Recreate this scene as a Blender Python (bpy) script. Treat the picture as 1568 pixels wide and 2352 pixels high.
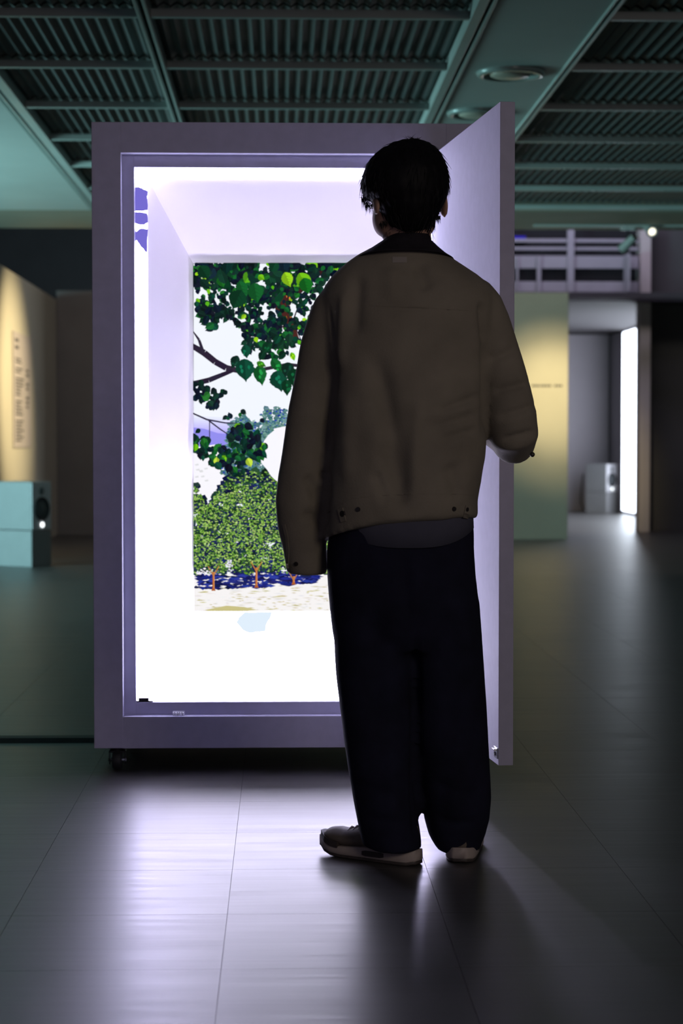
import bpy, bmesh, math, random
from mathutils import Vector, Matrix, noise
random.seed(7)
scene = bpy.context.scene
C = scene.collection
for o in list(bpy.data.objects):
    bpy.data.objects.remove(o)

# ------------------------------------------------------------------ camera
FPX, CAMZ = 4573.0, 1.0                       # 70 mm lens on a 36 mm tall frame of 2352 px
PITCH = math.atan(166 / FPX)
YAW = math.atan(139 / FPX)
cam_d = bpy.data.cameras.new('camera'); cam = bpy.data.objects.new('camera', cam_d); C.objects.link(cam)
cam_d.sensor_fit = 'VERTICAL'; cam_d.sensor_height = 36; cam_d.sensor_width = 24; cam_d.lens = 70
cam.location = (0, 0, CAMZ)
cam.rotation_euler = (math.pi / 2 - PITCH, 0, -YAW)
cam_d.dof.use_dof = True; cam_d.dof.focus_distance = 5.0; cam_d.dof.aperture_fstop = 4.5
cam_d.clip_end = 200
scene.camera = cam
# ------------------------------------------------------------------ view, world, lights
scene.view_settings.view_transform = 'Standard'; scene.view_settings.look = 'None'
scene.view_settings.gamma = 1.0; scene.view_settings.exposure = 0.0
scene.view_settings.use_curve_mapping = False
w = bpy.data.worlds.new('world'); scene.world = w; w.use_nodes = True
w.node_tree.nodes['Background'].inputs[0].default_value = (0.60, 0.55, 0.84, 1)
w.node_tree.nodes['Background'].inputs[1].default_value = 0.15

def area(name, loc, target, sx, sy, col, power, spread=180):
    d = bpy.data.lights.new(name, 'AREA'); d.shape = 'RECTANGLE'; d.size = sx; d.size_y = sy
    d.color = col; d.energy = power; d.spread = math.radians(spread)
    o = bpy.data.objects.new(name, d); C.objects.link(o); o.location = loc
    o.rotation_euler = (Vector(target) - Vector(loc)).to_track_quat('-Z', 'Y').to_euler()
    return o
def spot(name, loc, target, col, power, deg, blend=0.6, r=0.03):
    d = bpy.data.lights.new(name, 'SPOT'); d.color = col; d.energy = power
    d.spot_size = math.radians(deg); d.spot_blend = blend; d.shadow_soft_size = r
    o = bpy.data.objects.new(name, d); C.objects.link(o); o.location = loc
    o.rotation_euler = (Vector(target) - Vector(loc)).to_track_quat('-Z', 'Y').to_euler()
    return o
# light of the large video projection in the hall to the left
area('projection_light', (-5.6, 12.2, 1.3), (-1.6, 14.4, 2.5), 3.2, 1.8, (0.46, 0.92, 0.95), 340, 150)
# added unseen fill brightening the visitor's back and the cabinet front
area('front_fill', (2.9, -1.6, 2.7), (0.6, 5.0, 1.0), 1.5, 1.2, (1.0, 0.87, 0.74), 54)
spot('text_panel_light', (0.5, 16.2, 2.74), (-2.35, 17.6, 1.42), (1.0, 0.80, 0.46), 1600, 42, 1.0)
spot('partition_light', (2.45, 17.0, 2.74), (2.73, 19.9, 1.42), (1.0, 0.80, 0.42), 520, 31, 1.0)
spot('partition_beam', (2.47, 17.0, 2.74), (2.74, 19.9, 1.44), (1.0, 0.80, 0.44), 480, 22, 1.0)
# added unseen fill lifting the dark walls at the far end of the hall
area('far_fill', (0.6, 18.3, 4.2), (0.6, 20.0, 0.0), 7.0, 0.5, (1.0, 0.90, 0.80), 40)
# added lavender fill brightening the far grille, no known lamp
area('grille_fill', (3.0, 20.15, 4.1), (3.2, 21.6, 2.7), 2.4, 0.4, (0.76, 0.68, 1.0), 26)

# ------------------------------------------------------------------ helpers
_R = Matrix.Rotation(-YAW, 3, 'Z') @ Matrix.Rotation(math.pi / 2 - PITCH, 3, 'X')
def P(px, py, Y):
    """photo pixel -> point at world depth Y"""
    d = _R @ Vector(((px - 784) / FPX, -(py - 1176) / FPX, -1))
    return Vector((0, 0, CAMZ)) + d * (Y / d.y)
def G(px, py):
    """photo pixel -> point on the floor"""
    d = _R @ Vector(((px - 784) / FPX, -(py - 1176) / FPX, -1))
    return Vector((0, 0, CAMZ)) + d * (-CAMZ / d.z)
def lin(r, g, b):
    f = lambda c: (c / 255) / 12.92 if c / 255 <= 0.04045 else ((c / 255 + 0.055) / 1.055) ** 2.4
    return (f(r), f(g), f(b), 1)

def mat(name, col, rough=0.5, metal=0.0, spec=0.5, vary=0.0, scale=8.0, stretch=(1, 1, 1), bump=0.0, bscale=None, emit=None, estr=0.0, sheen=0.0):
    m = bpy.data.materials.new(name); m.use_nodes = True
    nt = m.node_tree; b = nt.nodes['Principled BSDF']
    c = tuple(col[:3]) + (1,)
    b.inputs['Base Color'].default_value = c; b.inputs['Roughness'].default_value = rough
    b.inputs['Metallic'].default_value = metal; b.inputs['Specular IOR Level'].default_value = spec
    if sheen: b.inputs['Sheen Weight'].default_value = sheen
    if emit:
        b.inputs['Emission Color'].default_value = tuple(emit[:3]) + (1,); b.inputs['Emission Strength'].default_value = estr
    if vary or bump:
        tc = nt.nodes.new('ShaderNodeTexCoord'); mp = nt.nodes.new('ShaderNodeMapping'); mp.inputs['Scale'].default_value = stretch
        nt.links.new(tc.outputs['Object'], mp.inputs['Vector'])
        n = nt.nodes.new('ShaderNodeTexNoise'); n.inputs['Scale'].default_value = scale; n.inputs['Detail'].default_value = 5
        nt.links.new(mp.outputs[0], n.inputs['Vector'])
        if vary:
            r = nt.nodes.new('ShaderNodeValToRGB')
            r.color_ramp.elements[0].color = tuple(max(0, x * (1 - vary)) for x in c[:3]) + (1,)
            r.color_ramp.elements[1].color = tuple(min(1, x * (1 + vary)) for x in c[:3]) + (1,)
            r.color_ramp.elements[0].position = 0.3; r.color_ramp.elements[1].position = 0.7
            nt.links.new(n.outputs['Fac'], r.inputs[0]); nt.links.new(r.outputs[0], b.inputs['Base Color'])
        if bump:
            n2 = n
            if bscale:
                n2 = nt.nodes.new('ShaderNodeTexNoise'); n2.inputs['Scale'].default_value = bscale; n2.inputs['Detail'].default_value = 3
                nt.links.new(mp.outputs[0], n2.inputs['Vector'])
            bp = nt.nodes.new('ShaderNodeBump'); bp.inputs['Strength'].default_value = bump; bp.inputs['Distance'].default_value = 0.01
            nt.links.new(n2.outputs['Fac'], bp.inputs['Height']); nt.links.new(bp.outputs[0], b.inputs['Normal'])
    return m
def emat(name, col, s):
    m = bpy.data.materials.new(name); m.use_nodes = True; nt = m.node_tree
    nt.nodes.clear()
    e = nt.nodes.new('ShaderNodeEmission'); o = nt.nodes.new('ShaderNodeOutputMaterial')
    e.inputs[0].default_value = tuple(col[:3]) + (1,); e.inputs[1].default_value = s
    nt.links.new(e.outputs[0], o.inputs[0]); return m

def empty(name, loc, rz=0.0):
    o = bpy.data.objects.new(name, None); C.objects.link(o); o.location = loc; o.rotation_euler = (0, 0, rz)
    o.empty_display_size = 0.1; return o
def tag(o, label, cat, group=None, kind=None):
    o['label'] = label; o['category'] = cat
    if group: o['group'] = group
    if kind: o['kind'] = kind
    return o
def link(name, me, m, parent=None, smooth=False):
    """world-space mesh -> object; if parented the mesh stays in the parent's local frame"""
    o = bpy.data.objects.new(name, me); C.objects.link(o)
    if m:
        if isinstance(m, (list, tuple)):
            for x in m: me.materials.append(x)
        elif not me.materials: me.materials.append(m)
    if parent: o.parent = parent
    if smooth:
        for p in me.polygons: p.use_smooth = True
    return o
class MB:
    def __init__(s): s.bm = bmesh.new()
    def box(s, a, b, bev=0.0, M=None, mi=0):
        x0, y0, z0 = a; x1, y1, z1 = b
        pts = [(x, y, z) for x in (x0, x1) for y in (y0, y1) for z in (z0, z1)]
        vs = [s.bm.verts.new(M @ Vector(p) if M else p) for p in pts]
        fs = [s.bm.faces.new([vs[i] for i in f]) for f in ((0, 1, 3, 2), (4, 6, 7, 5), (0, 4, 5, 1), (2, 3, 7, 6), (0, 2, 6, 4), (1, 5, 7, 3))]
        for f in fs: f.material_index = mi
        if bev:
            es = list({e for f in fs for e in f.edges})
            bmesh.ops.bevel(s.bm, geom=es, offset=bev, segments=2, affect='EDGES', profile=0.5)
        return s
    def loft(s, rings, cap=True, close=True):
        vr = [[s.bm.verts.new(p) for p in r] for r in rings]
        n = len(vr[0])
        for a, b in zip(vr, vr[1:]):
            for i in range(n if close else n - 1):
                j = (i + 1) % n
                s.bm.faces.new((a[i], a[j], b[j], b[i]))
        if cap:
            s.bm.faces.new(list(reversed(vr[0]))); s.bm.faces.new(vr[-1])
        return s
    def tube(s, pts, rad, n=12, cap=True, sy=1.0):
        """tube along pts; rad is a number or one per point (or (ra, rb))"""
        pts = [Vector(p) for p in pts]; rings = []; up = None
        for i, p in enumerate(pts):
            t = (pts[min(i + 1, len(pts) - 1)] - pts[max(i - 1, 0)]).normalized()
            if up is None:
                up = Vector((0, 1, 0)) if abs(t.y) < 0.9 else Vector((0, 0, 1))
            u = (up - t * up.dot(t)).normalized(); up = u; v = t.cross(u)
            r = rad[i] if isinstance(rad, (list, tuple)) else rad
            ra, rb = r if isinstance(r, (list, tuple)) else (r, r * sy)
            rings.append([p + u * (rb * math.cos(2 * math.pi * k / n)) + v * (ra * math.sin(2 * math.pi * k / n)) for k in range(n)])
        return s.loft(rings, cap)
    def ball(s, c, r, M=None, u=16, v=10):
        mm = Matrix.Translation(c) @ (M.to_4x4() if M else Matrix.Identity(4)) @ Matrix.Diagonal((r[0], r[1], r[2], 1))
        bmesh.ops.create_uvsphere(s.bm, u_segments=u, v_segments=v, radius=1, matrix=mm); return s
    def cone(s, c, d, r1, r2, L, n=24, cap=True):
        q = Vector(d).to_track_quat('Z', 'Y').to_matrix().to_4x4()
        mm = Matrix.Translation(Vector(c) + Vector(d).normalized() * L / 2) @ q
        bmesh.ops.create_cone(s.bm, cap_ends=cap, segments=n, radius1=r1, radius2=r2, depth=L, matrix=mm); return s
    def poly(s, pts, mi=0):
        f = s.bm.faces.new([s.bm.verts.new(p) for p in pts]); f.material_index = mi; return s
    def torus(s, c, d, R, r, n=24, k=8):
        q = Vector(d).to_track_quat('Z', 'Y').to_matrix()
        rings = []
        for i in range(n):
            a = 2 * math.pi * i / n; e = Vector((math.cos(a), math.sin(a), 0))
            rings.append([Vector(c) + q @ (e * (R + r * math.cos(2 * math.pi * j / k)) + Vector((0, 0, r * math.sin(2 * math.pi * j / k)))) for j in range(k)])
        rings.append(rings[0]); return s.loft(rings, cap=False)
    def mesh(s, name):
        bmesh.ops.recalc_face_normals(s.bm, faces=s.bm.faces)
        me = bpy.data.meshes.new(name); s.bm.to_mesh(me); s.bm.free(); return me
    def build(s, name, m, parent=None, smooth=False):
        return link(name, s.mesh(name), m, parent, smooth)
def remesh(me, voxel, smooth=2, fac=0.5):
    o = bpy.data.objects.new('tmp', me); C.objects.link(o)
    r = o.modifiers.new('r', 'REMESH'); r.mode = 'VOXEL'; r.voxel_size = voxel; r.use_smooth_shade = True
    if smooth:
        k = o.modifiers.new('s', 'SMOOTH'); k.iterations = smooth; k.factor = fac
    dg = bpy.context.evaluated_depsgraph_get(); dg.update()
    n = bpy.data.meshes.new_from_object(o.evaluated_get(dg))
    bpy.data.objects.remove(o); bpy.data.meshes.remove(me)
    for p in n.polygons: p.use_smooth = True
    return n
def smoothstep(a, b, x):
    t = max(0, min(1, (x - a) / (b - a))); return t * t * (3 - 2 * t)

# ------------------------------------------------------------------ materials
M = {}
def floor_mat():
    m = bpy.data.materials.new('vinyl_tile'); m.use_nodes = True; nt = m.node_tree; b = nt.nodes['Principled BSDF']
    g = nt.nodes.new('ShaderNodeNewGeometry'); mp = nt.nodes.new('ShaderNodeMapping'); mp.inputs['Scale'].default_value = (1.6, 26, 1)
    nt.links.new(g.outputs['Position'], mp.inputs[0])
    oi = nt.nodes.new('ShaderNodeObjectInfo')
    n = nt.nodes.new('ShaderNodeTexNoise'); n.noise_dimensions = '4D'; n.inputs['Scale'].default_value = 1.3; n.inputs['Detail'].default_value = 6; n.inputs['Roughness'].default_value = 0.6
    mul = nt.nodes.new('ShaderNodeMath'); mul.operation = 'MULTIPLY'; mul.inputs[1].default_value = 20
    nt.links.new(oi.outputs['Random'], mul.inputs[0]); nt.links.new(mul.outputs[0], n.inputs['W']); nt.links.new(mp.outputs[0], n.inputs['Vector'])
    r = nt.nodes.new('ShaderNodeValToRGB'); r.color_ramp.elements[0].color = (0.026, 0.025, 0.026, 1); r.color_ramp.elements[1].color = (0.064, 0.060, 0.058, 1)
    r.color_ramp.elements[0].position = 0.25; r.color_ramp.elements[1].position = 0.75
    nt.links.new(n.outputs['Fac'], r.inputs[0]); nt.links.new(r.outputs[0], b.inputs['Base Color'])
    mr = nt.nodes.new('ShaderNodeMapRange'); mr.inputs['From Min'].default_value = 0.3; mr.inputs['From Max'].default_value = 0.7
    mr.inputs['To Min'].default_value = 0.34; mr.inputs['To Max'].default_value = 0.42
    nt.links.new(n.outputs['Fac'], mr.inputs[0]); nt.links.new(mr.outputs[0], b.inputs['Roughness'])
    bp = nt.nodes.new('ShaderNodeBump'); bp.inputs['Strength'].default_value = 0.35; bp.inputs['Distance'].default_value = 0.0016
    nt.links.new(n.outputs['Fac'], bp.inputs['Height']); nt.links.new(bp.outputs[0], b.inputs['Normal'])
    b.inputs['Specular IOR Level'].default_value = 0.9
    return m
M['tile'] = floor_mat()
M['grout'] = mat('tile_joint', (0.012, 0.012, 0.014), 0.8)
M['ceil_paint'] = mat('painted_ceiling_metal', (0.42, 0.46, 0.44), 0.42, vary=0.06, scale=3)
M['ceil_slab'] = mat('painted_ceiling_board', (0.42, 0.45, 0.43), 0.6, vary=0.05, scale=2)
M['ceil_mesh'] = mat('perforated_ceiling_metal', (0.060, 0.066, 0.066), 0.6, vary=0.35, scale=160, bump=0.4)
M['void'] = mat('dark_void_paint', (0.012, 0.013, 0.016), 0.9)
M['soffit'] = mat('soffit_plaster', (0.25, 0.23, 0.18), 0.8, vary=0.06, scale=3)
M['wall_olive'] = mat('partition_paint', (0.33, 0.31, 0.25), 0.8, vary=0.05, scale=2)
M['wall_dark'] = mat('dark_wall_paint', (0.045, 0.044, 0.05), 0.8, vary=0.1, scale=2)
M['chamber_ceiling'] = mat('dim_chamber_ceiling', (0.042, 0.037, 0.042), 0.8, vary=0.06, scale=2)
M['post'] = mat('post_paint', (0.50, 0.46, 0.45), 0.7, vary=0.04, scale=3)
M['wall_shade'] = mat('dark_grey_wall_paint', (0.085, 0.083, 0.085), 0.8, vary=0.1, scale=2)
M['wall_mid'] = mat('charcoal_wall_paint', (0.17, 0.16, 0.165), 0.8, vary=0.1, scale=2)
M['wall_grey'] = mat('grey_wall_paint', (0.33, 0.30, 0.33), 0.8, vary=0.04, scale=2)
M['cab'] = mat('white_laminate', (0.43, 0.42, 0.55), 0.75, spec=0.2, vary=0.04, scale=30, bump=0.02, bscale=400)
M['cab_in'] = mat('white_box_lining', (0.90, 0.86, 0.90), 0.85, vary=0.015, scale=6)
M['black_plastic'] = mat('black_plastic', (0.012, 0.012, 0.016), 0.35, vary=0.2, scale=20)
M['rubber'] = mat('black_rubber', (0.02, 0.021, 0.024), 0.6, vary=0.2, scale=20)
M['steel'] = mat('bright_steel', (0.62, 0.63, 0.66), 0.28, metal=1.0, vary=0.05, scale=40)
M['white_plastic'] = mat('white_plastic', (0.75, 0.75, 0.80), 0.4)
M['lamp_body'] = mat('grey_lamp_body', (0.30, 0.30, 0.29), 0.5)
M['speaker'] = mat('pale_speaker_paint', (0.22, 0.22, 0.23), 0.55, vary=0.04, scale=10)
M['cone'] = mat('speaker_cone', (0.035, 0.036, 0.042), 0.5, vary=0.1, scale=30)
M['led'] = emat('led_dot', (0.95, 1.0, 1.0), 3.0)
M['jacket'] = mat('olive_cotton_twill', (0.205, 0.180, 0.142), 0.88, spec=0.2, vary=0.14, scale=9, bump=0.12, bscale=240, sheen=0.06)
M['collar'] = mat('dark_corduroy', (0.018, 0.015, 0.02), 0.85, spec=0.2, vary=0.2, scale=40, bump=0.2, bscale=300)
M['denim'] = mat('navy_denim', (0.0105, 0.011, 0.024), 0.9, spec=0.15, vary=0.25, scale=14, bump=0.12, bscale=300)
M['tee'] = mat('slate_jersey', (0.075, 0.075, 0.105), 0.9, spec=0.2, vary=0.1, scale=12)
M['label'] = mat('pale_woven_label', (0.27, 0.24, 0.22), 0.85)
M['button'] = mat('dark_metal_button', (0.05, 0.045, 0.045), 0.4, metal=0.6, vary=0.1, scale=60)
M['skin'] = mat('skin', (0.42, 0.24, 0.175), 0.55, vary=0.06, scale=20)
M['hair'] = mat('black_hair', (0.005, 0.0045, 0.006), 0.6, spec=0.12, vary=0.3, scale=60)
M['shoe'] = mat('grey_beige_suede', (0.13, 0.105, 0.085), 0.7, vary=0.15, scale=30)
M['shoe_dark'] = mat('dark_shoe_panel', (0.05, 0.04, 0.036), 0.6, vary=0.15, scale=30)
M['midsole'] = mat('cream_midsole', (0.38, 0.32, 0.29), 0.6, vary=0.06, scale=30)
M['eye'] = mat('eye_white', (0.7, 0.68, 0.66), 0.2)
M['lip'] = mat('lip', (0.36, 0.15, 0.13), 0.5)
M['paper'] = mat('grey_text_panel', (0.27, 0.245, 0.24), 0.8, vary=0.04, scale=6)
M['ink'] = mat('dark_ink', (0.03, 0.03, 0.032), 0.8)

# ================================================================== FLOOR
TX, TY = 0.4525, 0.4355
X0, Y0 = -0.114, 5.477
b = MB(); b.box((-7.2, -2.5, -0.06), (7.2, 28.4, -0.0035)); fl = b.build('floor', M['grout'])
tag(fl, 'dark grey wood-grain vinyl tile floor with a soft sheen', 'floor', kind='structure')
cells = []
for i in range(-16, 16):
    for j in range(-18, 53):
        cells.append((X0 + i * TX, Y0 + j * TY))
def in_view(c):
    x, y = c[0] + TX / 2, c[1] + TY / 2
    if y < 3.0: return False
    px = 645 + x * FPX / y
    return -240 < px < 1568 + 240
view = sorted([c for c in cells if in_view(c)], key=lambda c: c[1])
near = view[:300]; nearset = set(near)
b = MB(); g = 0.0005
b.box((g, g, -0.003), (TX - g, TY - g, 0.0)); tile_me = b.mesh('floor_tile'); tile_me.materials.append(M['tile'])
for (x, y) in near:
    o = bpy.data.objects.new('floor_tile', tile_me); C.objects.link(o); o.parent = fl; o.location = (x, y, 0)
b = MB()
for (x, y) in cells:
    if (x, y) not in nearset: b.box((x + g, y + g, -0.003), (x + TX - g, y + TY - g, 0.0))
o = b.build('floor_tiles_beyond', M['tile'], fl); o['kind'] = 'stuff'

# ================================================================== CEILING
ZC = 2.8
XC, XB, XA, XD = -1.44, -0.579, 0.862, 1.372
YE = 15.75
b = MB(); b.box((-7.2, 1.0, ZC + 0.42), (7.2, YE, ZC + 0.5))
ce = b.build('ceiling', M['void']); tag(ce, 'dark teal metal mesh ceiling with painted runners and boards', 'ceiling', kind='structure')
b = MB(); b.box((-7.2, 1.0, ZC), (XC - 0.045, YE, ZC + 0.08), 0.004); b.build('ceiling_board', M['ceil_slab'], ce)
b = MB(); b.box((XA + 0.035, 1.0, ZC), (XD - 0.0, YE, ZC + 0.08), 0.004); b.build('ceiling_board', M['ceil_slab'], ce)
b = MB(); b.box((-7.2, YE + 0.004, ZC), (7.2, 17.1, ZC + 0.1), 0.004); b.build('soffit', M['soffit'], ce)
def runner(x, wl, wr, slit, name='runner'):
    b = MB(); b.box((x - wl - slit, 1.0, ZC - 0.012), (x - slit, YE - 0.002, ZC + 0.09), 0.003); b.build(name, M['ceil_paint'], ce)
    b = MB(); b.box((x + slit, 1.0, ZC - 0.010), (x + slit + wr, YE - 0.002, ZC + 0.09), 0.003); b.build(name, M['ceil_paint'], ce)
    b = MB(); b.box((x - slit, 1.0, ZC + 0.03), (x + slit, YE - 0.002, ZC + 0.05)); b.build('runner_slot', M['void'], ce)
runner(XC, 0.016, 0.055, 0.006)
runner(XB, 0.016, 0.016, 0.010)
runner(XA, 0.045, 0.018, 0.009)
runner(XD + 0.012, 0.012, 0.018, 0.007)
YB = [4.0 + 0.0]
bar_y = [8.56 + 1.165 * k for k in range(-5, 7)]
spans = [(XC + 0.062, XB - 0.027), (XB + 0.027, XA - 0.055), (XD + 0.038, 3.05), (3.05, 4.7)]
for sx0, sx1 in spans:
    pw = sx1 - sx0; n = max(6, round(pw / 0.056)) * 4
    # corrugated panel mesh, shared along the row
    bm = bmesh.new(); L = 1.165 - 0.036
    rows = []
    for yy in (0.0, L):
        rows.append([bm.verts.new((pw * k / n, yy, 0.009 * (1, 0.2, -1, 0.2)[k % 4])) for k in range(n + 1)])
    for k in range(n): bm.faces.new((rows[0][k], rows[0][k + 1], rows[1][k + 1], rows[1][k]))
    pm = bpy.data.meshes.new('mesh_panel'); bm.to_mesh(pm); bm.free(); pm.materials.append(M['ceil_mesh'])
    b = MB(); b.box((0, -0.019, -0.006), (pw, 0.019, 0.03), 0.003); cm = b.mesh('cross_bar'); cm.materials.append(M['ceil_paint'])
    for y in bar_y:
        if y > YE: continue
        o = bpy.data.objects.new('cross_bar', cm); C.objects.link(o); o.parent = ce; o.location = (sx0, y, ZC)
        if y + L + 0.02 < YE + 0.4:
            o = bpy.data.objects.new('mesh_panel', pm); C.objects.link(o); o.parent = ce; o.location = (sx0, y + 0.018, ZC + 0.05)
            if y + L > YE: o.scale = (1, (YE - y - 0.02) / L, 1)
b = MB(); b.box((4.71, 1.0, ZC), (7.2, YE, ZC + 0.08), 0.004); b.build('ceiling_board', M['ceil_slab'], ce)
# high dark roof over the far hall
b = MB(); b.box((-7.2, 17.1, 4.3), (7.2, 28.4, 4.4)); o = b.build('ceiling', M['void'])
tag(o, 'black high roof over the far end of the hall', 'ceiling', kind='structure')
b = MB(); b.box((-7.2, 16.99, ZC + 0.1), (7.2, 17.1, 4.3)); o = b.build('trim_1', M['void']); tag(o, 'black fascia above the pale soffit', 'fascia', kind='structure')

def downlight(px, py, label):
    d = P(px, py, 10.0); t = (ZC - CAMZ) / (d.z - CAMZ); c = Vector((0, 0, CAMZ)) + (d - Vector((0, 0, CAMZ))) * t
    e = empty('downlight', (c.x, c.y, ZC)); tag(e, label, 'ceiling light', 'round ceiling downlights')
    R = 0.166
    b = MB(); prof = [(R, 0.0), (R, -0.010), (R * 0.96, -0.02), (R * 0.84, -0.022), (R * 0.76, -0.010), (R * 0.72, 0.0)]
    rings = [[Vector((r * math.cos(2 * math.pi * k / 40), r * math.sin(2 * math.pi * k / 40), z)) for k in range(40)] for r, z in prof]
    b.loft(rings, cap=False); b.build('trim_ring', M['ceil_paint_gloss'], e, True)
    b = MB(); prof = [(R * 0.60, -0.012), (R * 0.60, -0.003), (R * 0.72, -0.001)]
    rings = [[Vector((r * math.cos(2 * math.pi * k / 40), r * math.sin(2 * math.pi * k / 40), z)) for k in range(40)] for r, z in prof]
    b.loft(rings, cap=False); b.build('inner_groove', M['black_plastic'], e, True)
    b = MB(); prof = [(R * 0.61, -0.004), (R * 0.60, -0.016), (R * 0.5, -0.024), (R * 0.3, -0.030), (R * 0.08, -0.032)]
    rings = [[Vector((r * math.cos(2 * math.pi * k / 40), r * math.sin(2 * math.pi * k / 40), z)) for k in range(40)] for r, z in prof]
    b.loft(rings); b.build('diffuser', M['diffuser'], e, True)
M['ceil_paint_gloss'] = mat('satin_painted_ring', (0.34, 0.40, 0.38), 0.22)
M['diffuser'] = mat('opal_diffuser', (0.52, 0.48, 0.40), 0.3)
downlight(1172, 166, 'unlit round downlight in ceiling board, whole ring showing above the open door')
downlight(1095, 258, 'unlit round downlight in ceiling board, half hidden by the open door top')

# ================================================================== WALLS
def wall(name, a, c, m, label):
    b = MB(); b.box(a, c, 0.004); o = b.build(name, m); tag(o, label, 'wall', kind='structure'); return o
XW = -2.35
wall('wall_left', (XW - 0.14, 16.1, 0), (XW, 21.2, 2.47), M['wall_olive'], 'low warm-lit partition wall carrying the text panel')
wall('wall_back_left', (XW + 0.002, 21.0, 0), (0.2, 21.14, 2.56), M['wall_mid'], 'dark partition wall closing the aisle behind the text wall')
wall('wall_partition', (0.35, 19.9, 0), (2.875, 20.02, 2.47), M['wall_olive'], 'olive partition wall lit by a warm spotlight')
wall('wall_right', (4.0, 21.7, 0), (7.2, 21.85, 3.32), M['wall_shade'], 'dark tall wall right of the grey doorway post')
wall('wall_back', (-7.2, 28.2, 0), (7.2, 28.4, 4.3), M['wall_dark'], 'black rear wall of the hall')
wall('wall_side_left', (-7.3, 1.0, 0), (-7.2, 28.4, 4.3), M['wall_dark'], 'dark outer wall beyond the projection hall')
wall('wall_side_right', (7.2, 1.0, 0), (7.3, 28.4, 4.3), M['wall_dark'], 'dark outer wall on the door side')
# the pale chamber
wall('wall_chamber_back', (2.2, 27.85, 0), (4.6, 27.98, 2.47), M['wall_grey'], 'pale grey end wall of the bright chamber')
wall('wall_chamber_right', (4.62, 21.86, 0), (4.74, 27.98, 2.47), M['wall_grey'], 'pale grey chamber wall carrying the bright projection')
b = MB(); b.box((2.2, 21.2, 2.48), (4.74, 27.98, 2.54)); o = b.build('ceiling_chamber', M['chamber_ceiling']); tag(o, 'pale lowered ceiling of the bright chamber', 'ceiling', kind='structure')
b = MB(); b.box((3.875, 21.45, 0), (3.992, 21.69, 3.32), 0.004); o = b.build('trim_2', M['post']); tag(o, 'grey-brown doorway post beside the dark wall', 'post', kind='structure')
b = MB(); b.box((1.2, 21.0, 2.49), (7.2, 21.12, 2.555), 0.004); o = b.build('trim_3', M['wall_dark']); tag(o, 'thin dark rail spanning above the doorway', 'rail', kind='structure')
# projection on the chamber side wall
M['proj'] = emat('projection_white', (0.80, 0.88, 1.0), 6.5)
b = MB(); b.box((4.600, 22.6, 0.05), (4.618, 26.75, 2.44)); o = b.build('projection_screen', M['proj'])
tag(o, 'tall glowing white projection on the chamber wall', 'screen')
# louvred plant wall seen above the rail
gr = empty('louvre_wall', (3.2, 21.4, 2.56)); tag(gr, 'pale metal louvre grille with dark slots above the rail', 'grille')
YL = 21.4
def lbox(name, px0, py0, px1, py1, th, m, y=YL, par=gr):
    a, c = P(px0, py0, y), P(px1, py1, y); off = par.location
    b = MB(); b.box((a.x - off.x, y - off.y, min(a.z, c.z) - off.z), (c.x - off.x, y + th - off.y, max(a.z, c.z) - off.z), 0.003)
    return b.build(name, m, par)
M['louvre'] = mat('pale_grey_metal', (0.30, 0.29, 0.33), 0.6, vary=0.06, scale=5)
for (py0, py1) in ((548, 557), (567, 575), (587, 617), (646, 671)):
    lbox('slat', 1120, py0, 1466, py1, 0.03, M['louvre'], y=YL + 0.04)
for (px0, px1, py0, py1) in ((1303, 1318, 524, 671), (1233, 1242, 588, 671), (1185, 1190, 588, 671), (1150, 1160, 524, 671)):
    lbox('mullion', px0, py0, px1, py1, 0.035, M['louvre'], y=YL)
lbox('backing', 1110, 522, 1470, 672, 0.02, M['void'], y=YL + 0.3)
for k in range(26):
    x = 1192 + k * 9.4
    lbox('rib', x, 619, x + 2.4, 644, 0.01, M['wall_dark'], y=YL + 0.12)
for k in range(7):                                     # side return of the grille
    a = P(1432, 600, YL); b = MB()
    b.box((a.x - 3.2 + 0.0, -0.28 + k * 0.045, 0.02), (a.x - 3.2 + 0.02, -0.262 + k * 0.045, 0.42 + 0.0)); b.build('return_bar', M['louvre'], gr)

e = empty('blue_glow', P(1190, 552, YL + 0.2)); tag(e, 'added blue glow for the stage-light reflection between the grille slats', 'blue glow')  # added glowing box standing in for blue reflected light
b = MB(); b.box((-0.10, -0.03, -0.03), (0.09, 0.05, 0.05), 0.008); b.build('glow_backing', M['black_plastic'], e)
b = MB(); b.box((-0.085, -0.035, 0.0), (0.075, -0.031, 0.042)); b.build('lens', emat('blue_glow_face', (0.03, 0.02, 0.55), 0.7), e)
# ================================================================== TRACK SPOTLIGHTS
def track_spot(px, py, Y, aim, lit, label):
    c = P(px, py, Y); e = empty('track_spotlight', (c.x, c.y, ZC)); tag(e, label, 'spotlight', 'spotlights on the soffit')
    lc = Vector((0, 0, c.z - ZC)); d = Vector(aim).normalized()
    b = MB(); b.box((-0.06, -0.02, -0.022), (0.06, 0.02, 0.0), 0.003); b.build('adapter', M['ceil_paint'], e)
    b = MB(); b.tube([(0, 0, -0.02), (0, 0, lc.z)], 0.009, 8); b.build('stem', M['black_plastic'], e)
    b = MB(); s = lc - d * 0.09; b.cone(s, d, 0.034, 0.044, 0.16, 20, cap=True); o = b.build('head', M['lamp_body'], e, False)
    b = MB(); b.cone(lc + d * 0.071, d, 0.030, 0.028, 0.004, 20); b.build('lens', M['spotlens'] if lit else M['cone'], e)
    b = MB(); b.torus(lc + d * 0.07, d, 0.044, 0.006); b.build('rim', M['lamp_body'], e, True)
M['spotlens'] = emat('lit_spot_lens', (1.0, 0.97, 0.78), 2.2)
track_spot(1491, 526, 16.7, (0.15, -0.9, -0.42), True, 'lit spotlight shining from the pale soffit towards the hall')
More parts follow.
